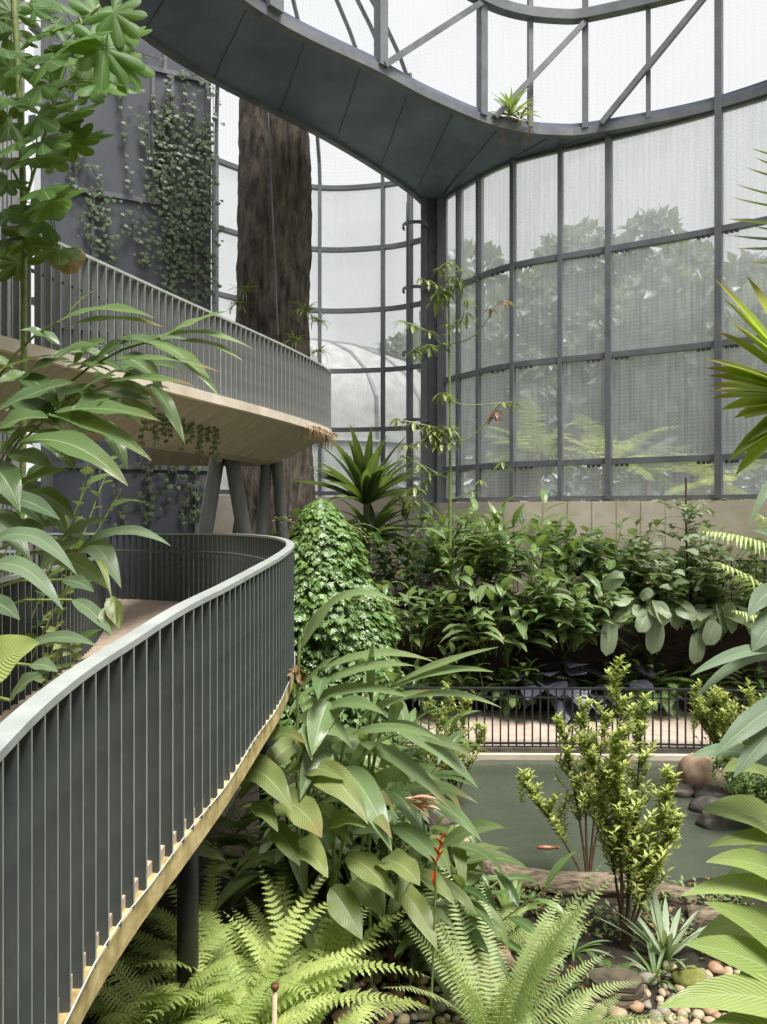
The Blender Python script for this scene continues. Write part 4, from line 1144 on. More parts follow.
# ------------------------------------------------------------------ pond-side shrubs
shrub('upright_shrub', 'tallest bright upright shrub in front of the pond, its tip crossing the fence', 2.2, 6.75, 2.55, .85, seed=3, nb=26, leaves=22, base=.36, L=.085, W=.036,
      columns=[(-0.08, 0, 2.62), (0.2, .1, 2.25), (-0.32, .1, 1.9), (0.42, 0, 1.6), (-.12, -.1, 2.0), (0.1, .2, 1.3), (.5, .1, 1.15)])
shrub('upright_shrub', 'wide airy shrub with bare lower stems at the log, left of the tallest one', 2.2, 7.95, 1.9, .8, seed=4, nb=22, leaves=22, base=.38, L=.085, W=.036,
      columns=[(-0.05, 0, 1.95), (-0.3, 0, 1.75), (0.2, .1, 1.85), (-0.72, 0, 1.15), (.42, .1, 1.6)])
shrub('upright_shrub', 'loose yellow-green shrub against the fence by the arching leaves', 0.98, 10.3, 1.9, .8, seed=5, nb=16, leaves=20, base=.2, z=-.05, L=.09, W=.035,
      columns=[(-0.1, 0, 1.65), (0.2, 0, 1.5), (-.3, 0, 1.4), (.42, 0, 1.1), (0.05, .2, 1.0), (-.45, 0, .9)])
shrub('bushy_shrub', 'dense green shrub on the rocks at the far corner of the pond', 5.15, 10.6, 1.75, 1.3, seed=6, nb=16, leaves=26, base=.08, z=-.1, L=.09, W=.036,
      columns=[(R.uniform(-.75, .75), R.uniform(-.3, .3), R.uniform(1.1, 1.75)) for _ in range(12)])
shrub('bushy_shrub', 'dense dark-based shrub overhanging the pond, closest to the big leaves', 4.9, 9.6, 1.2, 1.2, 'mid', seed=7, nb=12, leaves=24, base=.05, z=-.2, L=.09, W=.036,
      columns=[(R.uniform(-.55, .9), R.uniform(-.3, .3), R.uniform(.7, 1.15)) for _ in range(9)])

# small bromeliads and spider plants by the logs
rosette('bromeliad', 'small bright green strap-leaved plant at the end of the log', 1.22, 7.2, 'ginger_bright', 22, .45, .055, el=(.4, 1.4), droop=.9, light=-.1)
rosette('variegated_lily', 'pale striped spiky plant behind the pebbles, beside the tallest shrub', 2.52, 6.6, 'calathea', 20, .62, .055, el=(.5, 1.45), droop=.5, light=.45)
rosette('spider_plant', 'narrow-leaved spiky plant among the stones at the shrub foot', 2.3, 6.25, 'mid', 20, .4, .03, el=(.3, 1.3), droop=.9)
rosette('ground_lily', 'low green strap-leaved tuft between the two logs', 1.72, 6.7, 'mid', 16, .32, .03, el=(.3, 1.2), droop=.9)
fern('small_fern', 'tiny feathery fern sprouting over the pebbles', 1.45, 5.35, 'fern2', 6, .42, .12, el=(.3, 1.0), pairs=18, pw=.14)
fern('small_fern', 'low creeping fern by the mossy rock', 1.95, 6.35, 'fern_dark', 12, .3, .12, el=(.3, 1.2), pairs=16, pw=.2)

# ------------------------------------------------------------------ big leaves reaching in from the right
def outside_root(e, lf, st, root, ends, rad=.016):
    for q in ends: st.tube(bez(root, (root + q) / 2 + UP * .35, q, 8), rad, 6, cap=False)
e = plant('cardamom_plant', (2.75, 3.7, gz(2.75, 3.7)), 'big glossy ribbed leaves reaching over the pebbles from the edge of the garden bed')
lf, st = MB(), MB(); root = V((2.75, 3.7, gz(2.75, 3.7) - .05))
RC = [((800, 850, 3.6), (702, 812, 3.3), .24, .10, .55), ((790, 842, 3.5), (708, 847, 3.3), .10, .06, .5), ((815, 905, 3.5), (706, 862, 3.2), .18, .10, .55), ((830, 930, 3.5), (681, 896, 3.2), .16, .12, .75),
      ((830, 985, 3.4), (704, 902, 3.2), .20, .05, .45), ((840, 1025, 3.4), (684, 944, 3.1), .26, .08, .5), ((850, 1040, 3.2), (658, 1008, 3.0), .22, .12, .7), ((800, 940, 3.7), (697, 938, 3.5), .2, .12, .8),
      ((800, 800, 3.8), (722, 772, 3.5), .2, .14, .6), ((790, 880, 3.8), (722, 880, 3.6), .14, .1, .35), ((850, 1060, 3.1), (690, 1040, 3.0), .25, .1, .5), ((830, 870, 3.9), (740, 905, 3.6), .2, .14, .3),
      ((820, 960, 3.9), (735, 985, 3.6), .2, .14, .3), ((810, 800, 3.9), (745, 855, 3.7), .2, .1, .3)]
for a, b, W_, ar, tn in RC: hero(lf, a, b, W_ * .8, ar, 0.5, tint=tn, wave=.08, prof='ovate')
outside_root(e, lf, st, root, [P(a[0], a[1], a[2]) for a, *_ in RC])
st.build('stems', M['stem'], e); lf.build('foliage', M['ginger_bright'], e, smooth=True)
e = plant('strap_leaf_plant', (2.55, 3.2, gz(2.55, 3.2)), 'grey-green strap leaves and a few yellowish ones slanting in above the pond corner')
lf, st = MB(), MB(); root = V((2.6, 3.4, gz(2.6, 3.4) - .05))
SC = [((800, 650, 3.4), (690, 676, 3.2), .06, .08, .8), ((810, 690, 3.3), (714, 756, 3.1), .10, .06, .75), ((805, 705, 3.3), (733, 778, 3.1), .09, .06, .6), ((800, 785, 3.4), (689, 757, 3.2), .08, .12, .95), ((790, 660, 3.5), (694, 700, 3.3), .05, .14, .7),
      ((790, 600, 3.5), (748, 618, 3.3), .10, .2, .6), ((800, 560, 3.6), (748, 530, 3.5), .05, .1, .9), ((800, 500, 3.6), (749, 528, 3.4), .05, .35, .8), ((800, 620, 3.4), (752, 652, 3.3), .14, .2, .75), ((790, 770, 3.3), (740, 740, 3.2), .1, .1, .8)]
for a, b, W_, ar, tn in SC: hero(lf, a, b, W_, ar, 0.5, tint=tn, wave=.04, prof='strap')
outside_root(e, lf, st, root, [P(a[0], a[1], a[2]) for a, *_ in SC])
st.build('stems', M['stem'], e); lf.build('foliage', M['bluegreen'], e, smooth=True)

# fan palm and dark feathery palm at the right edge
e = plant('fan_palm', (2.45, 3.7, gz(2.45, 3.7)), 'yellow-green fan palm leaf with brown tips in front of the dotted glass', 'palm')
lf, st = MB(), MB(); hub = P(812, 400, 3.7)
tips = [(714, 278), (722, 297), (728, 320), (716, 331), (705, 359), (706, 368), (708, 376), (708, 386), (709, 392), (711, 399), (720, 410), (734, 418), (743, 419), (747, 442), (731, 458), (728, 462), (735, 476), (746, 250 + 25)]
for k, (x, y) in enumerate(tips):
    A_ = hub; B_ = P(x, y, 3.45 + .02 * k); pts = bez(A_, (A_ + B_) / 2 + UP * .03, B_, 8)
    blade(lf, pts, (UP * .6 + V((0, -1, 0)) * R.uniform(.3, .8)).normalized(), 0.085, 'strap', .5, 0, R.uniform(.25, 1) if y < 430 else R.uniform(0, .3), 0, 2, 0, 1.0 if y < 400 else .2)
for k in range(16):
    a = radians(-150 + k * 20); B_ = hub + V((abs(cos(a)) * .5, 0.1, sin(a) * .55)); blade(lf, bez(hub, (hub + B_) / 2, B_, 6), V((0, -1, .4)), .07, 'strap', .5)
st.tube(bez(V((2.45, 3.7, gz(2.45, 3.7) - .05)), V((2.6, 3.8, 3)), hub, 12), 0.022, 7)
st.build('stems', M['stem'], e); lf.build('fan_blade', M['palm'], e, smooth=True)
e = plant('feather_palm', (2.6, 4.1, gz(2.6, 4.1)), 'dark spiky palm leaflets against the sky above the yellow fan palm', 'palm')
lf, st = MB(), MB(); rach = [P(800, 150, 3.9), P(800, 200, 3.8), P(800, 252, 3.8)]
for k, (x, y, y1) in enumerate([(754, 157, 175), (745, 167, 183), (735, 184, 200), (731, 197, 209), (728, 219, 222), (728, 235, 238), (735, 248, 244), (748, 262, 258), (750, 148, 160), (752, 226, 230)]):
    A_ = P(812, y1, 3.85); B_ = P(x, y, 3.7); blade(lf, bez(A_, (A_ + B_) / 2 - UP * .04, B_, 8), V((0, -.6, 1)), .05 if k != 4 else .09, 'strap', .4, 0, R.uniform(.1, .6), tipdry=.8)
st.tube(crom([V((2.6, 4.1, gz(2.6, 4.1) - .05)), V((2.45, 4.0, 3.0)), P(815, 300, 3.85), P(812, 220, 3.85), P(812, 130, 3.85)], 6), .016, 6)
st.build('stems', M['stem'], e); lf.build('leaflets', M['cycad'], e, smooth=True)
# pale palm frond on the right beyond the pond
e = plant('pale_palm', (8.2, 14.9, 1.9), 'pale arching palm fronds on the terrace at the edge of the view', 'palm'); m = MB()
for a, b, W_ in (((800, 620, 13.6), (722, 545, 13.4), 1.3), ((800, 560, 13.6), (700, 520, 13.8), 1.1), ((800, 640, 13.4), (735, 600, 13.2), 1.2), ((810, 560, 14), (760, 500, 13.8), 1.2)):
    A_, B_ = P(*a), P(*b); d = (B_ - A_); frond(m, A_, d + UP * .25 * d.length, d.length, W_, .6, 22, .8, pw=.13, pdroop=.9)
for k in range(8): frond(m, V((8.2, 14.9, 2.2)), rdir(.4, 1.2), 1.8, 1.0, 1.1, 22, pw=.1)
m.build('fronds', M['fern2'], e)

# ------------------------------------------------------------------ left: ginger leaves over the inner railing
e = plant('shell_ginger', (-3.6, 5.6, 0.3), 'tall ginger with long torn leaves leaning across the upper ramp, some tips brown')
lf, st = MB(), MB()
LG = [((56, 323, 4.9), (154, 318, 4.7), .14, .10, .6, 0), ((58, 330, 4.9), (164, 327, 4.7), .10, .08, .7, 1), ((163, 337, 5.0), (228, 311, 4.9), .12, .03, .95, 0), ((155, 338, 5.0), (253, 349, 4.9), .09, .10, .85, .3),
      ((176, 342, 5.0), (243, 361, 4.9), .07, .10, .8, .5), ((145, 342, 5.0), (219, 396, 4.8), .13, .12, .7, 0), ((112, 362, 4.9), (220, 372, 4.8), .08, .07, .6, 1), ((108, 382, 4.9), (193, 385, 4.7), .10, .05, .6, 1),
      ((150, 384, 4.9), (185, 444, 4.8), .10, .10, .5, 0), ((54, 412, 4.8), (160, 421, 4.6), .17, .06, .45, .2), ((48, 415, 4.8), (152, 461, 4.6), .15, .08, .5, .2), ((18, 443, 4.7), (128, 486, 4.5), .22, .14, .45, .2),
      ((-20, 445, 4.6), (48, 418, 4.5), .26, .12, .35, 0), ((75, 382, 4.9), (-5, 412, 4.7), .18, .05, .2, 0), ((78, 395, 4.9), (116, 376, 4.8), .13, .10, .5, 0), ((110, 395, 4.9), (70, 425, 4.7), .20, .1, .3, 0), ((-15, 470, 4.6), (20, 512, 4.4), .2, .2, .2, 0),
      ((120, 340, 5.1), (165, 350, 5.0), .12, .10, .3, 0), ((60, 345, 5.0), (20, 330, 4.9), .14, .1, .3, 0), ((66, 318, 5.0), (96, 290, 4.9), .08, .08, .7, 1), ((40, 430, 4.9), (75, 470, 4.8), .18, .1, .25, 0), ((85, 400, 5.0), (150, 400, 5.0), .15, .06, .1, 0),
      ((100, 420, 4.9), (128, 470, 4.8), .13, .1, .25, 0), ((0, 500, 4.7), (70, 470, 4.6), .16, .08, .3, 0), ((20, 380, 5.0), (70, 360, 5.0), .15, .1, .3, 0), ((10, 400, 5.0), (60, 430, 4.9), .2, .1, .15, 0), ((30, 490, 4.8), (75, 520, 4.7), .14, .1, .2, 0), ((115, 355, 5.2), (190, 340, 5.2), .12, .1, .25, 0), ((125, 370, 5.2), (185, 372, 5.1), .12, .1, .2, 0)]
for a, b, W_, ar, tn, td in LG: hero(lf, a, b, W_, ar, 0.42, tint=tn, wave=.14, tipdry=td, fold=.2)
rt = V((-3.6, 5.6, 0.0))
for k in range(70):   # shorter leaves crowding behind the long ones
    x = R.uniform(-20, 120); y = R.uniform(350, 560) if x < 70 else R.uniform(345, 420); d0_ = R.uniform(5.0, 5.7); q = R.uniform(25, 60); s_ = R.choice((-1, 1, 1))
    hero(lf, (x, y, d0_), (x + s_ * q, y + R.uniform(-25, 40), d0_ - .15), R.uniform(.10, .17), R.uniform(.04, .16), R.uniform(.2, .6), tint=R.uniform(0, .5), wave=.12, cross=2, segs=8)
for (tgt, mid) in ((P(58, 322, 4.9), P(-10, 560, 5.0)), (P(160, 338, 5.0), P(0, 480, 5.2)), (P(110, 385, 4.9), P(-10, 520, 5.0)), (P(50, 414, 4.8), P(-30, 560, 4.9)), (P(-10, 448, 4.6), P(-60, 600, 4.7)), (P(80, 395, 4.9), P(0, 520, 5.0))):
    st.tube(bez(rt, V((rt.x + .05, rt.y, tgt.z - .25)), tgt, 14), [0.016 - .0006 * i for i in range(15)], 6)
st.build('stems', M['stem'], e); lf.build('foliage', M['ginger'], e, smooth=True)
e = plant('broad_leaf_ginger', (-3.7, 4.9, 0.1), 'pale drooping ginger leaves hanging over the inner railing of the lower ramp')
lf, st = MB(), MB()
LQ = [((-15, 548, 4.4), (77, 575, 4.2), .15, .22, .75), ((-15, 570, 4.3), (63, 610, 4.1), .15, .20, .8), ((78, 550, 4.9), (171, 546, 4.7), .12, .16, .8), ((78, 552, 4.9), (121, 588, 4.7), .20, .28, .65), ((24, 648, 4.2), (97, 646, 4.0), .11, .10, .6),
      ((10, 700, 3.8), (42, 676, 3.7), .14, .1, .3), ((72, 600, 4.6), (113, 636, 4.4), .12, .08, .6), ((62, 580, 4.7), (94, 592, 4.6), .13, .08, .3), ((30, 665, 4.1), (58, 672, 4.0), .10, .08, .6), ((-15, 500, 4.6), (60, 520, 4.4), .18, .1, .25),
      ((40, 570, 4.8), (80, 540, 4.8), .2, .1, .5), ((-15, 520, 4.5), (30, 560, 4.4), .2, .15, .4), ((60, 540, 4.9), (110, 520, 4.9), .12, .1, .45), ((-20, 600, 4.2), (20, 620, 4.1), .15, .1, .15)]
for a, b, W_, ar, tn in LQ: hero(lf, a, b, W_ * .8, ar, 0.5, tint=tn, wave=.14, fold=.2)
rt = V((-3.7, 4.9, .0))
for a, *_ in LQ: st.tube(bez(rt, V((rt.x + .1, rt.y, P(*a).z + .15)), P(*a), 10), .009, 5)
st.build('stems', M['stem'], e); lf.build('foliage', M['bluegreen'], e, smooth=True)
e = plant('bright_leaf_plant', (-2.75, 3.35, 1.2), 'single large yellow-green leaf lit up beside the railing top')
lf, st = MB(), MB(); hero(lf, (-30, 690, 3.4), (39, 643, 3.3), .26, .06, .6, tint=.95, wave=.1, prof='ovate'); hero(lf, (-20, 650, 3.5), (20, 655, 3.5), .12, .1, .5, tint=.3); A_ = P(-30, 690, 3.4)
st.tube([V((A_.x, A_.y, 1.0)), A_], .012, 5); st.build('stems', M['stem'], e); lf.build('foliage', M['ginger_bright'], e, smooth=True)
e = plant('seedling', P(50, 680, 4.7), 'thin creeper with small round pale leaves climbing the inner railing'); lf, st = MB(), MB()
for s in range(4):
    pts = crom([P(48 + s * 6, 700, 4.75), P(44 + s * 9, 660, 4.75), P(46 + s * 8, 630 + s * 6, 4.7), P(52 + s * 8, 612 + s * 10, 4.7)], 6); st.tube(pts, .004, 4)
    for k in range(1, len(pts), 2): small_leaf(lf, pts[k], rdir(-.3, .5), V((0, -1, .5)), .075, .06, R.uniform(.4, 1))
st.build('stems', M['stem'], e); lf.build('foliage', M['ginger_pale'], e)
e = plant('hanging_pod', P(112, 596, 4.6), 'pair of pale green curled hanging leaves at the end of the inner railing'); lf = MB()
for (x, y) in ((107, 606), (113, 596), (117, 600)): hero(lf, (x, y, 4.5), (x + 3, y + 30, 4.45), .09, .0, .9, tint=.6, prof='ovate', fold=.8, wave=.1)
hero(lf, (95, 560, 4.7), (112, 600, 4.5), .04, .2, .5, tint=.5); lf.build('foliage', M['ginger_pale'], e, smooth=True)
# undergrowth behind the inner railing
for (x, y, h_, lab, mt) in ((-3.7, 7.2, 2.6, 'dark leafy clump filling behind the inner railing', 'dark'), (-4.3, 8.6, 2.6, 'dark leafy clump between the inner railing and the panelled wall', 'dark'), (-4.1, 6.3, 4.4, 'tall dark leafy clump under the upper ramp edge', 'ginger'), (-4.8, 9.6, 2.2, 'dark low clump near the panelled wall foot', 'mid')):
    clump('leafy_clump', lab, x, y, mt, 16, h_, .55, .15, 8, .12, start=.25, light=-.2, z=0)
e = clump('round_leaf_vine', 'tangle of small round leaves below the torn ginger leaves', -3.35, 6.2, 'mid', 12, 4.6, .16, .12, 14, .12, z=.2, prof='ovate', start=.55, segs=4, droop=.6)

# ------------------------------------------------------------------ lobed-leaf tree, upper left
def lobed_tree(name, label, stem, branches, leaves, size, leafm, d0, cat='tree'):
    base = stem[0]; e = plant(name, base, label, cat); lf, st = MB(), MB()
    st.tube(crom(stem, 6), 0.026, 7)
    for b in branches: st.tube(crom(b, 5), .013, 6)
    st.build('trunk', M['stem'], e, smooth=True)
    allp = [p for b in branches + [stem] for p in crom(b, 5)]
    pt = MB()
    for (x, y, d, s, tn, nx_, nz_) in leaves:
        c = P(x, y, d); q = min(allp, key=lambda p: (p - c).length + (0.15 if p.z > c.z else 0))
        pt.tube(bez(q, (q + c) / 2 + UP * .06, c, 4), .005, 4, cap=False)
        out = (c - q); out = out.normalized() if out.length > .05 else V((1, 0, 0))
        lobed_leaf(lf, c, V((nx_, -.75, nz_)), out + V((0, 0, -.25)), s, R.choice((7, 6, 5)), .5, tn)
    pt.build('petioles', M['stem'], e); lf.build('foliage', M[leafm], e, smooth=True)
    return e


sx_, sd_ = -3.12, 6.2
LV = []
rr = random.Random(5)
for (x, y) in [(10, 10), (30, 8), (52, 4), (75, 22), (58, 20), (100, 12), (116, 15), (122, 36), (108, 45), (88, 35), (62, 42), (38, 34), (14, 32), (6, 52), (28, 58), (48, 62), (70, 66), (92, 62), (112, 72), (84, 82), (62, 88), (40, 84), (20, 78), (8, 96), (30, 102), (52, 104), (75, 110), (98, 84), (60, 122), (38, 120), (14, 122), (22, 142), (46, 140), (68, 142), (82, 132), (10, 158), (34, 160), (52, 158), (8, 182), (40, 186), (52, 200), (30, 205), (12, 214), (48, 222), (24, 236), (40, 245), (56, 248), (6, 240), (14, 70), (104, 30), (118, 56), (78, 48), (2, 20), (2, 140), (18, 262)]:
    bright = .5 + .4 * (x > 60 and y < 90) + rr.uniform(-.25, .2) - .12 * (y > 120)  # upper right leaves tinted lighter: sky glowing through them is painted in
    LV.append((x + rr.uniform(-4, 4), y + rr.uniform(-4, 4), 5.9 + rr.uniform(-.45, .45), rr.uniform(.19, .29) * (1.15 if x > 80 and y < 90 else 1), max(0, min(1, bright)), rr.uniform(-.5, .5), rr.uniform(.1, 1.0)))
stem = [V((sx_ - .1, sd_, .2)), V((sx_, sd_, 2.5)), P(22, 500, 6.2), P(24, 300, 6.15), P(22, 150, 6.15), P(14, 0, 6.1), P(10, -60, 6.1)]
br_ = [[P(24, 205, 6.15), P(36, 165, 6.1), P(58, 90, 6.0), P(78, 32, 6.0), P(100, 5, 6)], [P(23, 190, 6.15), P(10, 165, 6.1), P(0, 150, 6.1)], [P(58, 90, 6.), P(80, 70, 6), P(105, 50, 5.9)], [P(23, 140, 6.15), P(45, 110, 6.2), P(70, 100, 6.3)], [P(22, 260, 6.15), P(40, 246, 6.1), P(58, 250, 6.)]]
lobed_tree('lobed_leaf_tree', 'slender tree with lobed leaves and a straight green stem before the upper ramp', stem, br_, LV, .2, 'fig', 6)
e = plant('dead_leaf', P(70, 262, 5.9), 'crumpled brown dead leaf hanging at the upper railing', 'leaf'); m = MB(); lobed_leaf(m, P(66, 252, 5.9), V((.3, -1, .1)), V((.3, 0, -1)), .15, 3, .2, .4, cup=.8); m.build('leaf_blade', M['drybrown'], e, smooth=True)

# ------------------------------------------------------------------ ivy mound
def ivy_cone(name, label, x, y, z0, h_, r_, n, leafm='ivy', L=.11):
    e = plant(name, (x, y, z0), label, 'ivy mound'); m = MB()
    rad = lambda t: r_ * (1 - .42 * t ** 1.5) * (1 - t ** 7) ** .5 * (1 + .07 * sin(t * 11))
    vs = []; N_ = 20; K_ = 14
    for j in range(K_ + 1):
        for i in range(N_):
            a = 2 * pi * i / N_; t = j / K_; rr_ = rad(min(t, .995)) * .9; vs.append((x + cos(a) * rr_, y + sin(a) * rr_, z0 + h_ * t))
    m.add(vs, [(j * N_ + i, j * N_ + (i + 1) % N_, (j + 1) * N_ + (i + 1) % N_, (j + 1) * N_ + i) for j in range(K_) for i in range(N_)]); m.build('core', M['stem_dark'], e)
    m = MB()
    for k in range(n):
        a = R.uniform(0, 2 * pi); t = R.random() ** .9; rr_ = rad(t) * R.uniform(.88, 1.1) * (1 + .3 * noise.noise(V((cos(a) * 1.6, sin(a) * 1.6, t * 5))))
        o_ = V((cos(a), sin(a), .25 + t * .7)).normalized(); p = V((x + cos(a) * rr_, y + sin(a) * rr_, z0 + h_ * t))
        nrm = (o_ + UP * .6 + V((R.gauss(0, .3), R.gauss(0, .3), R.gauss(0, .3)))).normalized()
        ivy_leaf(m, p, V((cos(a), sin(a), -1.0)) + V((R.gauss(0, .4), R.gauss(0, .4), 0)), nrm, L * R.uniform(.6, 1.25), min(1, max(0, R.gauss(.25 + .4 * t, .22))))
    m.build('foliage', M[leafm], e)
    m = MB()
    for k in range(26):
        a = R.uniform(0, 2 * pi); p = V((x + cos(a) * rad(.85) * .8, y + sin(a) * rad(.85) * .8, z0 + h_ * .88))
        pts = arc(p, rdir(.5, 1.3), R.uniform(.3, .7), 1.6, 6); m.tube(pts, .005, 3, cap=False)
        for q in pts[1:]: small_leaf(m, q, rdir(-.2, .6), UP, .07, .04, R.uniform(.4, 1))
    m.build('tendrils', M['ginger_pale'], e)
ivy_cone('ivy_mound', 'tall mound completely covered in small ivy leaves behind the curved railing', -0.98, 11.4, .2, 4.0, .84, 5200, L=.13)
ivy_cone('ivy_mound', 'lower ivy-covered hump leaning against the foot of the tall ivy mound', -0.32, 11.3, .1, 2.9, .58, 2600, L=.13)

# ------------------------------------------------------------------ terrace planting
def T(px, d): return (px - 383.5) / F * d
clump('ginger_thicket', 'bright-topped ginger thicket on the terrace in front of the window sill', T(520, 15.9), 15.9, 'ginger', 26, 2.25, .85, .17, 8, .35, start=.3, light=.25, spread=.8)
clump('ginger_thicket', 'green ginger thicket on the terrace next to the steel column', T(455, 15.9), 15.9, 'ginger', 24, 2.0, .85, .17, 8, .35, start=.3, light=.1, spread=.8)
clump('ginger_thicket', 'ginger thicket overhanging the terrace wall, its pale leaves hanging down', T(490, 15.0), 15.0, 'heli', 20, 1.75, .85, .2, 7, .6, start=.2, z=1.2, light=.05, spread=.7, azw=1.2, az=-pi / 2)
clump('ginger_thicket', 'low ginger thicket between the ivy mound and the steel column', T(415, 15.2), 15.2, 'heli', 20, 1.6, .75, .15, 7, .5, start=.15, z=1.3, light=-.05, spread=.7)
clump('ginger_thicket', 'ginger thicket with hanging leaf fans above the elephant-ear plants', T(570, 15.0), 15.0, 'heli', 18, 1.5, .75, .18, 7, .6, start=.2, z=1.3, spread=.6, azw=1.2, az=-pi / 2)
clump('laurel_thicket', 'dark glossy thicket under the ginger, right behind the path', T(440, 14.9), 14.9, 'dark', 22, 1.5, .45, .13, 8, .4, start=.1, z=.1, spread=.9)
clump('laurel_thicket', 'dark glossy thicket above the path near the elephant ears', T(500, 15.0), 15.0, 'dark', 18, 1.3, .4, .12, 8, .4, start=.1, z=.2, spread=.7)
clump('grey_leaf_thicket', 'grey-green thicket with rounded leaves below the terrace railing', T(680, 15.4), 15.4, 'calathea', 30, 2.1, .34, .2, 9, .4, start=.2, z=1.8, spread=.9, prof='ovate', segs=5, rollj=.7)
clump('grey_leaf_thicket', 'dull green thicket behind the oval hanging leaves', T(625, 15.5), 15.5, 'mid', 24, 1.3, .4, .18, 9, .4, start=.2, z=1.9, spread=.9, prof='ovate', segs=5)
clump('dark_thicket', 'dark shrubby thicket on the terrace at the far right window', T(735, 15.2), 15.2, 'mid', 26, 1.7, .4, .16, 9, .4, start=.15, z=1.8, spread=.8, prof='ovate', segs=5)
clump('dark_thicket', 'dark shrubby thicket against the sill between the two ginger tops and the grey leaves', T(600, 16.1), 16.1, 'dark', 24, 1.9, .4, .16, 9, .3, start=.2, spread=.8, prof='ovate', segs=5)
rosette('hanging_oval_leaf_plant', 'plant with large grey oval leaves hanging over the dark terrace edge', T(645, 14.8), 14.8, 'calathea', 22, .72, .28, z=1.9, el=(.1, 1.2), droop=1.0, prof='oval', stalk=.6, light=.25, azw=1.6, az=-pi / 2)
rosette('hanging_oval_leaf_plant', 'plant with large grey oval leaves further along the dark terrace edge', T(715, 14.7), 14.7, 'calathea', 16, .72, .27, z=1.8, el=(.1, 1.2), droop=.9, prof='oval', stalk=.6, light=.15, azw=1.6, az=-pi / 2)
e = plant('oval_leaf_plant', (T(625, 14.5), 14.5, 1.6), 'upright-stalked plant whose seven big pale oval leaves hang nearest the fence')
lf, st = MB(), MB(); rt = V((T(625, 14.9), 14.9, 1.5))
for a, b, W_, tn in (((610, 618, 14.2), (606, 656, 14.1), .32, .7), ((618, 600, 14.2), (626, 606, 13.9), .3, .9), ((655, 618, 14.2), (652, 654, 14.1), .36, .5), ((648, 610, 14.2), (638, 632, 14.0), .32, .7), ((650, 606, 14.2), (668, 620, 13.9), .32, .95), ((697, 632, 14.1), (694, 664, 14.0), .3, .5), ((715, 620, 14.1), (706, 645, 13.9), .34, .6), ((675, 610, 14.2), (698, 618, 14.0), .24, .7), ((724, 612, 14.1), (736, 608, 13.9), .3, .5), ((604, 590, 14.3), (622, 572, 14.2), .3, .6), ((640, 598, 14.2), (652, 590, 14.2), .2, .4)):
    A_, B_ = P(*a), P(*b); blade(lf, bez(A_, (A_ + B_) / 2 + V((0, -.12, .03)), B_, 8), V((0, -1, .3)), W_, 'oval', .15, 0, tn, 0, 4); st.tube(bez(rt, (rt + A_) / 2 + UP * .5, A_, 8), .012, 4, cap=False)
st.build('stems', M['stem_dark'], e); lf.build('foliage', M['calathea'], e, smooth=True)
for (x0_, z_, lab) in ((548, .15, 'purple-black elephant-ear plant behind the fence'), (592, .2, 'purple-black elephant-ear plant behind the fence, the one nearest the hanging oval leaves')):
    rosette('elephant_ear', lab, T(x0_, 14.95), 14.95, 'purple', 18, .62, .46, z=z_, el=(.2, 1.2), droop=.5, prof='ovate', stalk=.95, fold=.1, cross=4, azw=1.5, az=-pi / 2)
for (x0_, L_, lab) in ((430, .8, 'shade fern behind the fence at the arching leaves'), (512, 1.0, 'light shade fern behind the fence, left of the elephant ears'), (640, 1.0, 'shade fern behind the fence, right of the elephant ears'), (672, .9, 'shade fern behind the fence below the grey oval leaves'), (600, .7, 'small shade fern between the elephant ears and its larger neighbour'), (745, .8, 'shade fern behind the fence at the far end of the path')):
    fern('shade_fern', lab, T(x0_, 14.9), 14.9, 'fern_dark', 26, L_ * 1.25, .4, z=.35, az=-pi / 2, azw=1.9, el=(.3, 1.3), droop=1.2, pairs=24, group='shade ferns behind the path fence', pw=.14)
e = rosette('dracaena_plant', 'dracaena with dark strap leaves standing against the milky glass', T(366, 15.8), 15.8, 'dark', 56, 1.75, .24, z=EYE + .15, el=(.45, 1.5), droop=.75, prof='lance', light=-.1)
t = MB(); t.tube([V((T(368, 15.9), 15.9, 2)), V((T(366, 15.85), 15.85, EYE + .6))], .07, 8); t.build('cane', M['wood'], e)
for (px_, mt_, sz, lab) in ((612, 'mid', 1.5, 'mid-green leafy plant under the terrace edge behind the tallest shrub tip'), (662, 'dark', 1.5, 'dark leafy plant under the hanging oval leaves'), (708, 'mid', 1.3, 'mid-green leafy plant under the far end of the terrace edge'), (755, 'dark', 1.5, 'dark leafy plant at the far end of the path')):
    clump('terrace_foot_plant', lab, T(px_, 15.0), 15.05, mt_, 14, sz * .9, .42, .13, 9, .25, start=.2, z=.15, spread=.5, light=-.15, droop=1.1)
rosette('dracaena_plant', 'lower dracaena head of dark strap leaves beneath the tall one', T(372, 15.6), 15.6, 'dark', 40, 1.2, .2, z=EYE - .5, el=(-.1, 1.3), droop=.8, prof='lance')
rosette('spiky_palm', 'pale green spiky head beside the dracaena, below the milky glass', T(408, 15.7), 15.7, 'ginger_pale', 40, .6, .04, z=EYE + .1, el=(-.1, 1.4), droop=1.0, prof='strap')
clump('background_thicket', 'thicket filling the gap between the tree trunk and the dracaena', T(330, 16.0), 16.0, 'mid', 24, 2.0, .5, .14, 9, .4, start=.2, spread=.9, z=2)
clump('background_thicket', 'dark thicket beneath the upper ramp beside the splayed legs', T(268, 14.9), 14.9, 'dark', 24, 2.6, .5, .2, 9, .35, start=.2, spread=.9, z=1.2, prof='ovate')
clump('background_thicket', 'thicket between the dracaena and the steel column', T(405, 16.6), 16.6, 'mid', 24, 1.9, .55, .15, 9, .4, start=.2, spread=.9, z=2)
clump('background_thicket', 'thicket at the sill line right of the steel column', T(470, 17.0), 17.0, 'ginger', 20, 1.85, .6, .14, 8, .3, start=.2, spread=.7, z=2)
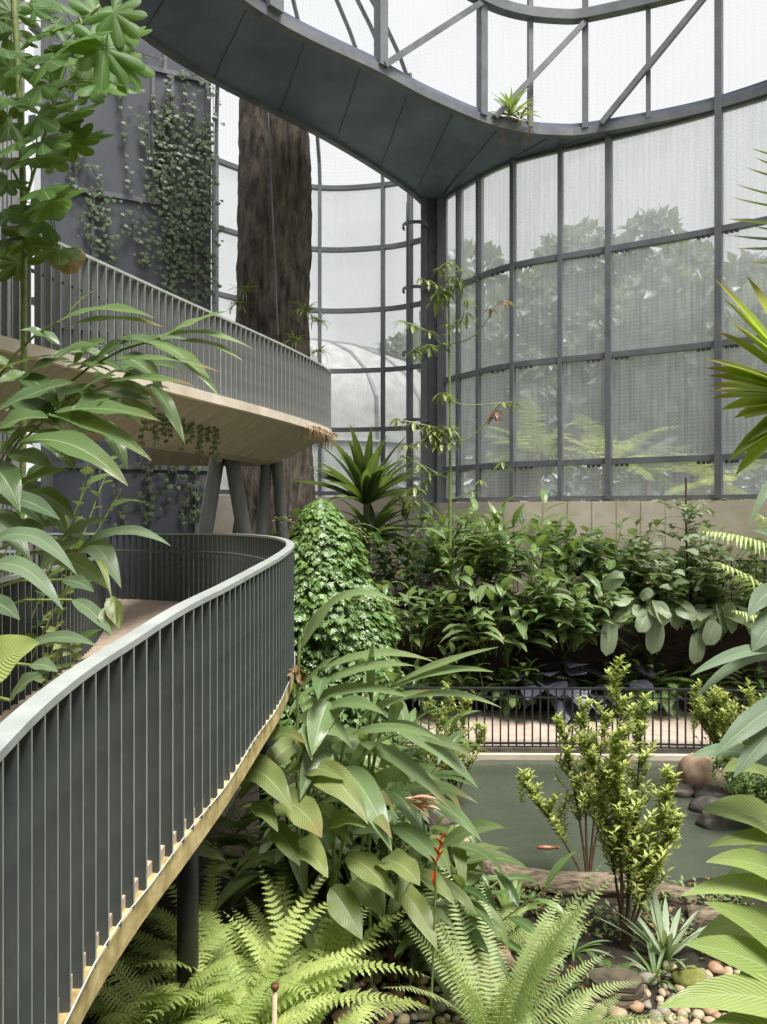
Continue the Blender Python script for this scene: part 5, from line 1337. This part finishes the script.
rosette('monstera', 'dark split-leaf plant at the window sill behind the bright ginger', T(578, 16.2), 16.2, 'dark', 18, .55, .45, z=2.6, el=(.3, 1.3), droop=.7, prof='heart', stalk=1.0, cross=4)

# tree with small leaves rising in front of the sill, right
e = plant('young_tree', (T(688, 15.0), 15.0, 2.0), 'young tree with horizontal tiers of small leaves in front of the concrete sill', 'tree'); lf, st = MB(), MB()
tr = [V((T(688, 15), 15, 1.7)), P(687, 560, 15), P(686, 520, 15), P(686, 478, 15)]; st.tube(crom(tr, 5), .02, 6)
for k in range(46):
    y = R.uniform(486, 600); a = R.uniform(0, 2 * pi); l = (.35 + (y - 486) / 114 * 1.0) * R.uniform(.5, 1.1); b = P(686.5, y, 15); q = b + V((cos(a) * l, sin(a) * l, .05 + .25 * l)); st.tube([b, q], .006, 4, cap=False)
    for j in range(6):
        u = .4 + .6 * j / 5; small_leaf(lf, b.lerp(q, u), V((R.uniform(-1, 1), R.uniform(-1, .2), R.uniform(-.5, .3))), UP, R.uniform(.16, .28), R.uniform(.12, .18), R.uniform(.2, 1))
st.build('trunk', M['twig'], e); lf.build('foliage', M['calathea'], e)
# slim sapling in front of the glass
def star(lf, c, s, tn, dry=0, n=7):
    for k in range(n):
        a = radians(-110 + 220 * k / (n - 1)); d = V((sin(a), R.uniform(-.5, .1), -.55 + .35 * cos(a) + R.uniform(-.2, .2))); leaf(lf, c, d, s * R.uniform(.8, 1.1), s * .24, .5, 4, 'lance', .2, 0, tn, None, 2, dry)
e = plant('slender_sapling', (T(450, 13.2), 15.3 * .0 + 13.2 * 1.16, 2.05), 'slender pale-stemmed sapling with airy fingered leaves in front of the steel column', 'tree'); lf, st = MB(), MB()
D_ = 15.3
st.tube(crom([V((T(450, D_), D_, 2.0)), P(450, 540, D_), P(450, 420, D_), P(449, 340, D_), P(448, 262, D_)], 6), [.045 - .0012 * i for i in range(25)], 7)
BR = [((450, 352), (425, 330), (398, 320), .5, 0), ((449, 330), (440, 300), (430, 280), .5, 0), ((449, 345), (475, 335), (500, 300), .4, .9), ((450, 352), (430, 345), (418, 350), .4, 0), ((450, 430), (425, 425), (392, 418), .8, 0), ((450, 445), (430, 440), (410, 445), .8, 0), ((450, 440), (470, 438), (498, 410), .5, .8), ((450, 400), (468, 405), (512, 402), .7, .1),
      ((448, 300), (458, 285), (462, 270), .5, 0), ((449, 310), (440, 290), (418, 278), .6, 0), ((450, 405), (445, 395), (443, 392), .9, 0), ((450, 480), (432, 470), (400, 455), .6, 0), ((450, 500), (475, 490), (500, 462), .5, 0), ((449, 330), (462, 320), (465, 300), .5, 0), ((448, 264), (448, 262), (440, 268), .6, 0), ((450, 470), (425, 480), (408, 500), .6, 0)]
for a, b, c, tn, dr in BR:
    q = crom([P(a[0], a[1], D_), P(b[0], b[1], D_ - .2), P(c[0], c[1], D_ - .3)], 5); st.tube(q, .010, 4, cap=False)
    for u in (.5, .75, 1.0) if not dr else (.9, 1.0): star(lf, q[int(u * (len(q) - 1))] + V((R.uniform(-.1, .1), 0, 0)), R.uniform(.24, .36), tn + R.uniform(-.2, .2), dr)
for k in range(16): star(lf, P(R.gauss(437, 12), R.gauss(433, 8), D_ - .2), R.uniform(.25, .38), R.uniform(.5, 1))
for k in range(12): star(lf, P(R.gauss(450, 7), R.uniform(262, 345), D_ - .1), R.uniform(.2, .3), R.uniform(.3, .8))
st.build('trunk', M['stem'], e); lf.build('foliage', M['sapling'], e)

# ------------------------------------------------------------------ tree trunk with tufts
e = tag(empty('tree_trunk', (-2.5, 17.3, 2.0)), 'massive dark tree trunk rising behind the upper ramp with small plants growing on it', 'tree trunk')
m = MB(); vs = []; uv = []; NS, NH = 72, 150
for j in range(NH + 1):
    z_ = 1.9 + 12.3 * j / NH; r0 = .90 - .15 * j / NH
    for i in range(NS):
        a = 2 * pi * i / NS; u = V((cos(a) * 2.2, sin(a) * 2.2, z_ * .55))
        r_ = r0 * (1 + .10 * noise.noise(u) + .07 * noise.noise(u * 3.1) + .05 * abs(sin(a * 4.5 + noise.noise(u) * 2)) + .03 * noise.noise(u * 9))
        vs.append((-2.58 + .03 * (j / NH) + cos(a) * r_, 17.3 + sin(a) * r_, z_)); uv.append((i / NS, j / NH))
m.add(vs, [(j * NS + i, j * NS + (i + 1) % NS, (j + 1) * NS + (i + 1) % NS, (j + 1) * NS + i) for j in range(NH) for i in range(NS)], uv); m.build('bark', M['bark'], e, smooth=True)
m = MB(); m.tube([P(268, 110, 16.25), P(272, 200, 16.2), P(278, 335, 16.2)], .02, 5); m.build('cable', M['panel_frame'], e)
for (x, y, s, lab) in ((245, 292, .45, 'green tuft on the shaded flank of the big trunk'), (306, 312, .42, 'green tuft on the lit flank of the big trunk, upper one'), (318, 322, .3, 'small tuft at the outline of the big trunk'), (296, 342, .42, 'green tuft low on the big trunk just above the ramp rail'), (319, 352, .3, 'tiny tuft near the ramp bend on the big trunk'), (237, 305, .3, 'thin hanging tuft on the dark edge of the big trunk')):
    b = P(x, y, 16.2); rosette('epiphyte', lab, b.x, b.y, 'ginger_pale', 26, s, .03, z=b.z, el=(-.4, 1.3), droop=1.4, group='epiphytes on the big trunk', az=-pi / 2, azw=1.6, cat='epiphyte')
# tuft and scraps on the overhead ring
b = at_px(B, 510); rosette('epiphyte', 'yellow-green tuft sprouting on the overhead ring beam', b.x, b.y - .15, 'ginger_bright', 34, .75, .05, z=ZR + .25, el=(.2, 1.5), droop=1.0, cat='epiphyte', light=-.1)
b = at_px(B, 518); rosette('epiphyte', 'brownish withered tuft beside the green one on the overhead ring beam', b.x, b.y - .15, 'drybrown', 26, .7, .04, z=ZR + .2, el=(-.2, 1.2), droop=1.6, cat='epiphyte')

# ------------------------------------------------------------------ wall vines
def wallpt(px, py):
    s = s_at(px); p = wa + wd * s; return V((p.x, p.y, EYE + (512 - py) / F * p.y)) + wn * .08
def wall_vine(label, strands, dens, L=.105, z_scatter=0, spread=3.0, light=0.0):
    p0 = wallpt(*strands[0][0]); e = plant('wall_vine', (p0.x, p0.y, 0), label, 'vine'); st, lf = MB(), MB()
    for s in strands:
        pts = resample(crom([wallpt(*q) for q in s], 6), 1.0 / dens); st.tube(pts, .008, 4, cap=False)
        for p in pts:
            for k in range(R.choice((0, 1, 2, 2))):
                q = p + wd * R.gauss(0, spread * .02) + UP * R.uniform(-.05, .05) + wn * R.uniform(0, .08)
                ivy_leaf(lf, q, V((R.uniform(-.8, .8), -.2, -1)), (wn + UP * R.uniform(.2, 1.2)).normalized(), L * R.uniform(.6, 1.3), min(1, max(0, R.gauss(.4 + light, .25))))
    st.build('stems', M['twig'], e); lf.build('foliage', M['vine'], e)
wall_vine('single thin vine running down the middle of the dark wall panel', [[(119, 70), (121, 110), (124, 150), (128, 196)], [(125, 50), (140, 55), (160, 62)]], 9)
wall_vine('thick curtain of vines covering the dark wall next to its outer edge', [[(152 + k * 4.2 + R.uniform(-3, 3), 72 + R.uniform(-10, 60)), (157 + k * 4.0 + R.uniform(-3, 3), 130), (162 + k * 3.6 + R.uniform(-3, 3), 200), (170 + k * 3.0, 300 + R.uniform(-40, 10))] for k in range(15)] + [[(150 + 5 * k, 95 + 6 * k), (155 + 4 * k, 120), (152 + 5 * k, 200)] for k in range(3)] + [[(165, 85), (185, 75), (205, 90), (208, 150)]], 9, spread=5, light=-.1)
wall_vine('loose vine spreading from the seam of the dark wall, above the upper railing', [[(82, 140), (86, 170), (90, 200), (84, 240)], [(88, 165), (100, 185), (106, 215), (108, 255)], [(92, 190), (96, 230), (104, 260)], [(70, 190), (90, 195), (112, 200)], [(78, 150), (74, 175), (66, 190)], [(98, 200), (104, 230), (112, 262)]], 9, spread=5)
wall_vine('leafy vine low on the dark wall just over the upper railing', [[(134, 205), (132, 230), (140, 255), (150, 270)], [(140, 210), (150, 225), (156, 262)], [(128, 215), (138, 240), (146, 268)], [(150, 245), (165, 255), (168, 285)], [(145, 195), (148, 160), (146, 120)]], 10, spread=5, light=.15)
wall_vine('hanging vines on the dark wall under the upper ramp', [[(138, 440), (142, 470), (150, 520)], [(150, 445), (150, 480), (148, 515)], [(172, 440), (178, 480), (182, 525)], [(185, 445), (190, 480), (188, 525)], [(195, 440), (196, 490), (200, 520)], [(165, 442), (168, 460), (166, 500)], [(115, 460), (118, 500), (120, 525)]], 11, spread=5, light=.05)
e = plant('trailing_vine', wloc(bpy.data.objects['upper_ramp']), 'vine with small pale leaves trailing below the edge of the upper ramp', 'vine'); lf, st = MB(), MB()
for k in range(16):
    a = P(150 + k * 4.5, 392 + k * 2, 8.9 + k * .1); pts = arc(a, V((R.uniform(-.5, .3), -.2, -1)), R.uniform(.25, .65), .3, 7); st.tube(pts, .004, 3, cap=False)
    for q in pts:
        for j in range(2): small_leaf(lf, q, V((R.uniform(-1, 1), -.4, -.6)), V((0, -1, .6)), .085, .055, R.uniform(.3, 1))
st.build('stems', M['twig'], e); lf.build('foliage', M['vine'], e)
for k, (i0, lab) in enumerate(((70, 'dry pinkish roots tangled along the edge of the upper ramp, middle stretch'), (84, 'dry pinkish roots tangled along the edge of the upper ramp where it bends away'))):
    e = plant('dry_creeper', up[min(i0, len(up) - 1)], lab, 'creeper'); m = MB()
    for j in range(34):
        i = min(len(up) - 1, max(0, i0 + R.randint(-7, 7))); p = up[i] - UP * 1.12 + V((R.uniform(.02, .1), -.08, 0)); m.tube(arc(p, V((R.uniform(-1, 1), -.6, R.uniform(-1, .2))), R.uniform(.12, .3), 1.0, 4), .006, 3, cap=False)
        small_leaf(m, p, V((R.uniform(-1, 1), -.6, -.4)), V((0, -1, 0)), .09, .05)
    m.build('tendrils', M['drybrown'], e)

# ------------------------------------------------------------------ stones, logs, pebbles, fish
def rock(name, label, px, py, d, r, mt, seed, amp=.3, cat='rock', group=None, sink=.3):
    c = P(px, py, d); z_ = c.z; m = MB(); blob(m, (0, 0, 0), r, seed, amp, 10, 16, 1.6); o = m.build(name, M[mt], smooth=True); o.location = c; o.rotation_euler = (0, 0, seed * 1.3); return tag(o, label, cat, group)
def grock(name, label, x, y, r, mt, seed, amp=.3, cat='rock', group=None, lift=.4, rz=0):
    m = MB(); blob(m, (0, 0, 0), r, seed, amp, 10, 16, 1.6); o = m.build(name, M[mt], smooth=True); o.location = (x, y, max(gz(x, y), -.2) + r[2] * lift); o.rotation_euler = (0, 0, rz); return tag(o, label, cat, group)
grock('boulder', 'flat pinkish boulder behind the large sword fern', .72, 6.35, (.38, .3, .16), 'rock', 1, .25)
grock('mossy_rock', 'yellow-green mossy rock between the tallest shrub and the pebbles', 2.55, 6.12, (.15, .11, .10), 'moss', 2)
grock('boulder', 'pale pinkish boulder standing on the far right bank of the pond', 4.85, 11.35, (.34, .25, .32), 'rock', 3, .35)
grock('boulder', 'small pale boulder at the near left bank under the loose shrub', .88, 9.3, (.2, .2, .17), 'rock', 4, .35)
for k, (x, y, r_, lab) in enumerate(((4.35, 10.9, .22, 'dark wet rock at the water under the dense shrub, first from the pink boulder'), (4.5, 10.3, .25, 'dark wet rock at the water under the dense shrub, middle one'), (4.35, 9.8, .2, 'dark wet rock at the water, closest to the big ribbed leaves'), (4.75, 10.7, .24, 'dark rock piled behind the wet ones'), (.75, 9.9, .22, 'dark rock at the foot of the loose yellow-green shrub'), (1.0, 8.25, .22, 'dark knobbly rock where the log meets the leaves'))):
    grock('wet_rock', lab, x, y, (r_, r_ * .8, r_ * .7), 'rock_dark', 10 + k, .5)
def log(label, pts, r_, seed):
    m = MB(); q = resample(crom([V(p) for p in pts], 6), .06); rr = random.Random(seed); n = 14; vs = []; uv = []
    for i, p in enumerate(q):
        t_ = (q[min(i + 1, len(q) - 1)] - q[max(i - 1, 0)]).normalized(); s_ = t_.cross(UP).normalized(); w__ = s_.cross(t_)
        for j in range(n):
            a = 2 * pi * j / n; k = r_ * (1 + .28 * noise.noise(V((i * .15, cos(a) * 1.6, sin(a) * 1.6 + seed))) + .08 * noise.noise(V((i * .6, cos(a) * 5, sin(a) * 5)))) * (1 - .35 * (i / len(q)) ** 3)
            vs.append(p + s_ * cos(a) * k + w__ * sin(a) * k); uv.append((j / n, i * .06))
    m.add(vs, [(i * n + j, i * n + (j + 1) % n, (i + 1) * n + (j + 1) % n, (i + 1) * n + j) for i in range(len(q) - 1) for j in range(n)] + [tuple(reversed(range(n))), tuple((len(q) - 1) * n + j for j in range(n))], uv)
    tag(m.build('log', M['wood'], smooth=True), label, 'log')
log('long weathered log lying along the near bank of the pond', [(1.2, 8.0, .10), (1.8, 7.85, .05), (2.5, 7.75, .08), (3.2, 7.6, .02)], .13, 1)
log('short dark gnarled log at the left end of the long one', [(.82, 8.1, .14), (1.05, 8.05, .2), (1.3, 7.75, .1)], .12, 2)
log('thin log behind the pebbles at the right end of the bank', [(3.0, 7.3, .02), (3.5, 7.2, .02), (4.2, 7.3, 0)], .1, 3)
rr = random.Random(9)
for k in range(5):
    w__, d_ = .27 - .01 * k, .15; m = MB(); cx_, cy_ = 1.9 + rr.uniform(-.03, .03), 5.92 + .02 * k
    N_ = 12; ring_ = [(cx_ + w__ * cos(2 * pi * i / N_) * rr.uniform(.8, 1.1), cy_ + d_ * sin(2 * pi * i / N_) * rr.uniform(.8, 1.1)) for i in range(N_)]; z0_ = .0 + k * .048
    m.add([(x, y, z) for z in (z0_, z0_ + .036) for x, y in ring_], [tuple(reversed(range(N_))), tuple(range(N_, 2 * N_))] + [(i, (i + 1) % N_, N_ + (i + 1) % N_, N_ + i) for i in range(N_)])
    tag(m.build('slate_slab', M['slate']), ['bottom', 'second lowest', 'middle', 'second highest', 'topmost'][k] + ' brown slate slab of the stack beside the pebbles', 'stone slab', 'stack of slate slabs')
# pebbles, each one a stone of its own
protos = []
for k in range(6):
    m = MB(); blob(m, (0, 0, 0), (.062 * rr.uniform(.8, 1.25), .05, .034 * rr.uniform(.8, 1.2)), 20 + k, .3, 7, 12, 1.2); protos.append(m)
meshes = {}
PL = {'peb1': 'smooth tan pebble in the gravel bed %s', 'peb2': 'smooth grey pebble in the gravel bed %s', 'peb3': 'rust-coloured pebble in the gravel bed %s'}
def pebbles(n, cx, cy, rx, ry, where, seed):
    rr = random.Random(seed); placed = []
    tries = 0
    while len(placed) < n and tries < 6000:
        tries += 1; a = rr.uniform(0, 2 * pi); q = sqrt(rr.random()); x = cx + cos(a) * q * rx; y = cy + sin(a) * q * ry
        s = rr.uniform(.6, 1.45)
        if any((x - u) ** 2 + (y - v) ** 2 < (.045 * (s + w__)) ** 2 for u, v, w__ in placed): continue
        placed.append((x, y, s)); mt = rr.choices(('peb1', 'peb2', 'peb3'), (5, 4, 2))[0]; k = rr.randrange(6)
        if (k, mt) not in meshes:
            o = protos[k].build('pebble', M[mt], smooth=True); meshes[(k, mt)] = o
        else:
            o = meshes[(k, mt)].copy(); C.objects.link(o)
        o.location = (x, y, gz(x, y) + .026 * s); o.scale = (s, s, s); o.rotation_euler = (0, 0, rr.uniform(0, 3))
        tag(o, PL[mt] % where, 'pebble', {'peb1': 'tan', 'peb2': 'grey', 'peb3': 'rusty'}[mt] + ' pebbles ' + where)
pebbles(140, 0.15, 5.85, .62, .62, 'below the broad olive leaves', 1)
pebbles(150, 2.45, 5.8, .85, .62, 'around the slate stack', 2)
m = MB(); rr = random.Random(31)
for k in range(5200):
    x = rr.uniform(.3, 4.3); y = rr.uniform(5.3, 8.3)
    if noise.noise(V((x * 1.6, y * 1.6, 5))) < -.05 or ((x - 2.45) / .85) ** 2 + ((y - 5.8) / .62) ** 2 < 1 or pond_f(x, y) < 1.35: continue
    small_leaf(m, V((x, y, gz(x, y) + rr.uniform(.0, .09))), rdir(-.2, .9), UP, rr.uniform(.04, .09), rr.uniform(.02, .045), rr.random(), dry=rr.choice((0, 0, 0, .9)))
tag(m.build('ground_cover', M['mid']), 'low creeping ground cover and fallen leaves around the stones', 'ground cover', kind='stuff')

for (x, y, s, rz, lab) in ((2.0, 9.1, .75, .3, 'orange koi near the surface of the pond, left of the shrubs'), (3.2, 9.0, .7, 1.0, 'small orange koi beyond the tallest shrub')):
    e = tag(empty('koi_fish', (x, y, -.13)), lab, 'fish'); m = MB(); blob(m, (x, y, -.125), (.15 * s, .04 * s, .035 * s), 3, .05, 10, 12); m.build('body', M['koi'], e, smooth=True)
    m = MB(); m.add([(x + .13 * s, y, -.12), (x + .23 * s, y + .045 * s, -.115), (x + .2 * s, y, -.118), (x + .23 * s, y - .045 * s, -.115), (x + .14 * s, y, -.11), (x + .2 * s, y, -.108)], [(0, 1, 2), (0, 2, 3), (4, 1, 5), (4, 5, 3), (0, 4, 1), (0, 4, 3)]); m.build('tail_fin', M['koi'], e); 

# stake, slanted label, small card
A_ = P(275, 990, 3.9); z_ = gz(A_.x, A_.y); e = tag(empty('sprinkler_stake', (A_.x, A_.y, z_)), 'thin tan irrigation stake with a brown nozzle among the near ferns', 'sprinkler')
m = MB(); m.tube([V((A_.x - .02, A_.y, z_ - .05)), V((A_.x, A_.y, A_.z))], .013, 8); m.build('stake', M['stake'], e, smooth=True)
m = MB(); m.tube([A_ + UP * 0, A_ + UP * .012, A_ + UP * .03, A_ + UP * .034], [.014, .022, .022, .012], 10); m.build('nozzle', M['brownplastic'], e, smooth=True)
e = tag(empty('plant_label', P(226, 815, 4.7)), 'slanted grey plant label hanging under the ramp edge', 'plant label')
m = MB(); m.bar(P(221, 815, 4.6), P(238, 786, 4.6), .045, .006, up=V((.3, 1, .2))); m.build('plate', M['tagmetal'], e)
A_ = P(238, 786, 4.6); m = MB(); m.tube([A_, A_ + V((-.03, .0, .16))], .004, 5); m.build('pin', M['tagmetal'], e)
e = tag(empty('white_sign', (T(453, 14.9), 14.85, 0)), 'tiny white card sign on a stick in front of the dark planting beyond the path', 'sign')
A_ = P(453, 658, 14.8); m = MB(); m.box(A_.x - .09, A_.x + .09, A_.y - .01, A_.y + .01, A_.z - .05, A_.z + .05); m.build('card', M['white'], e); m = MB(); m.box(A_.x - .01, A_.x + .01, A_.y + .011, A_.y + .025, -.05, A_.z); m.build('stick', M['twig'], e)
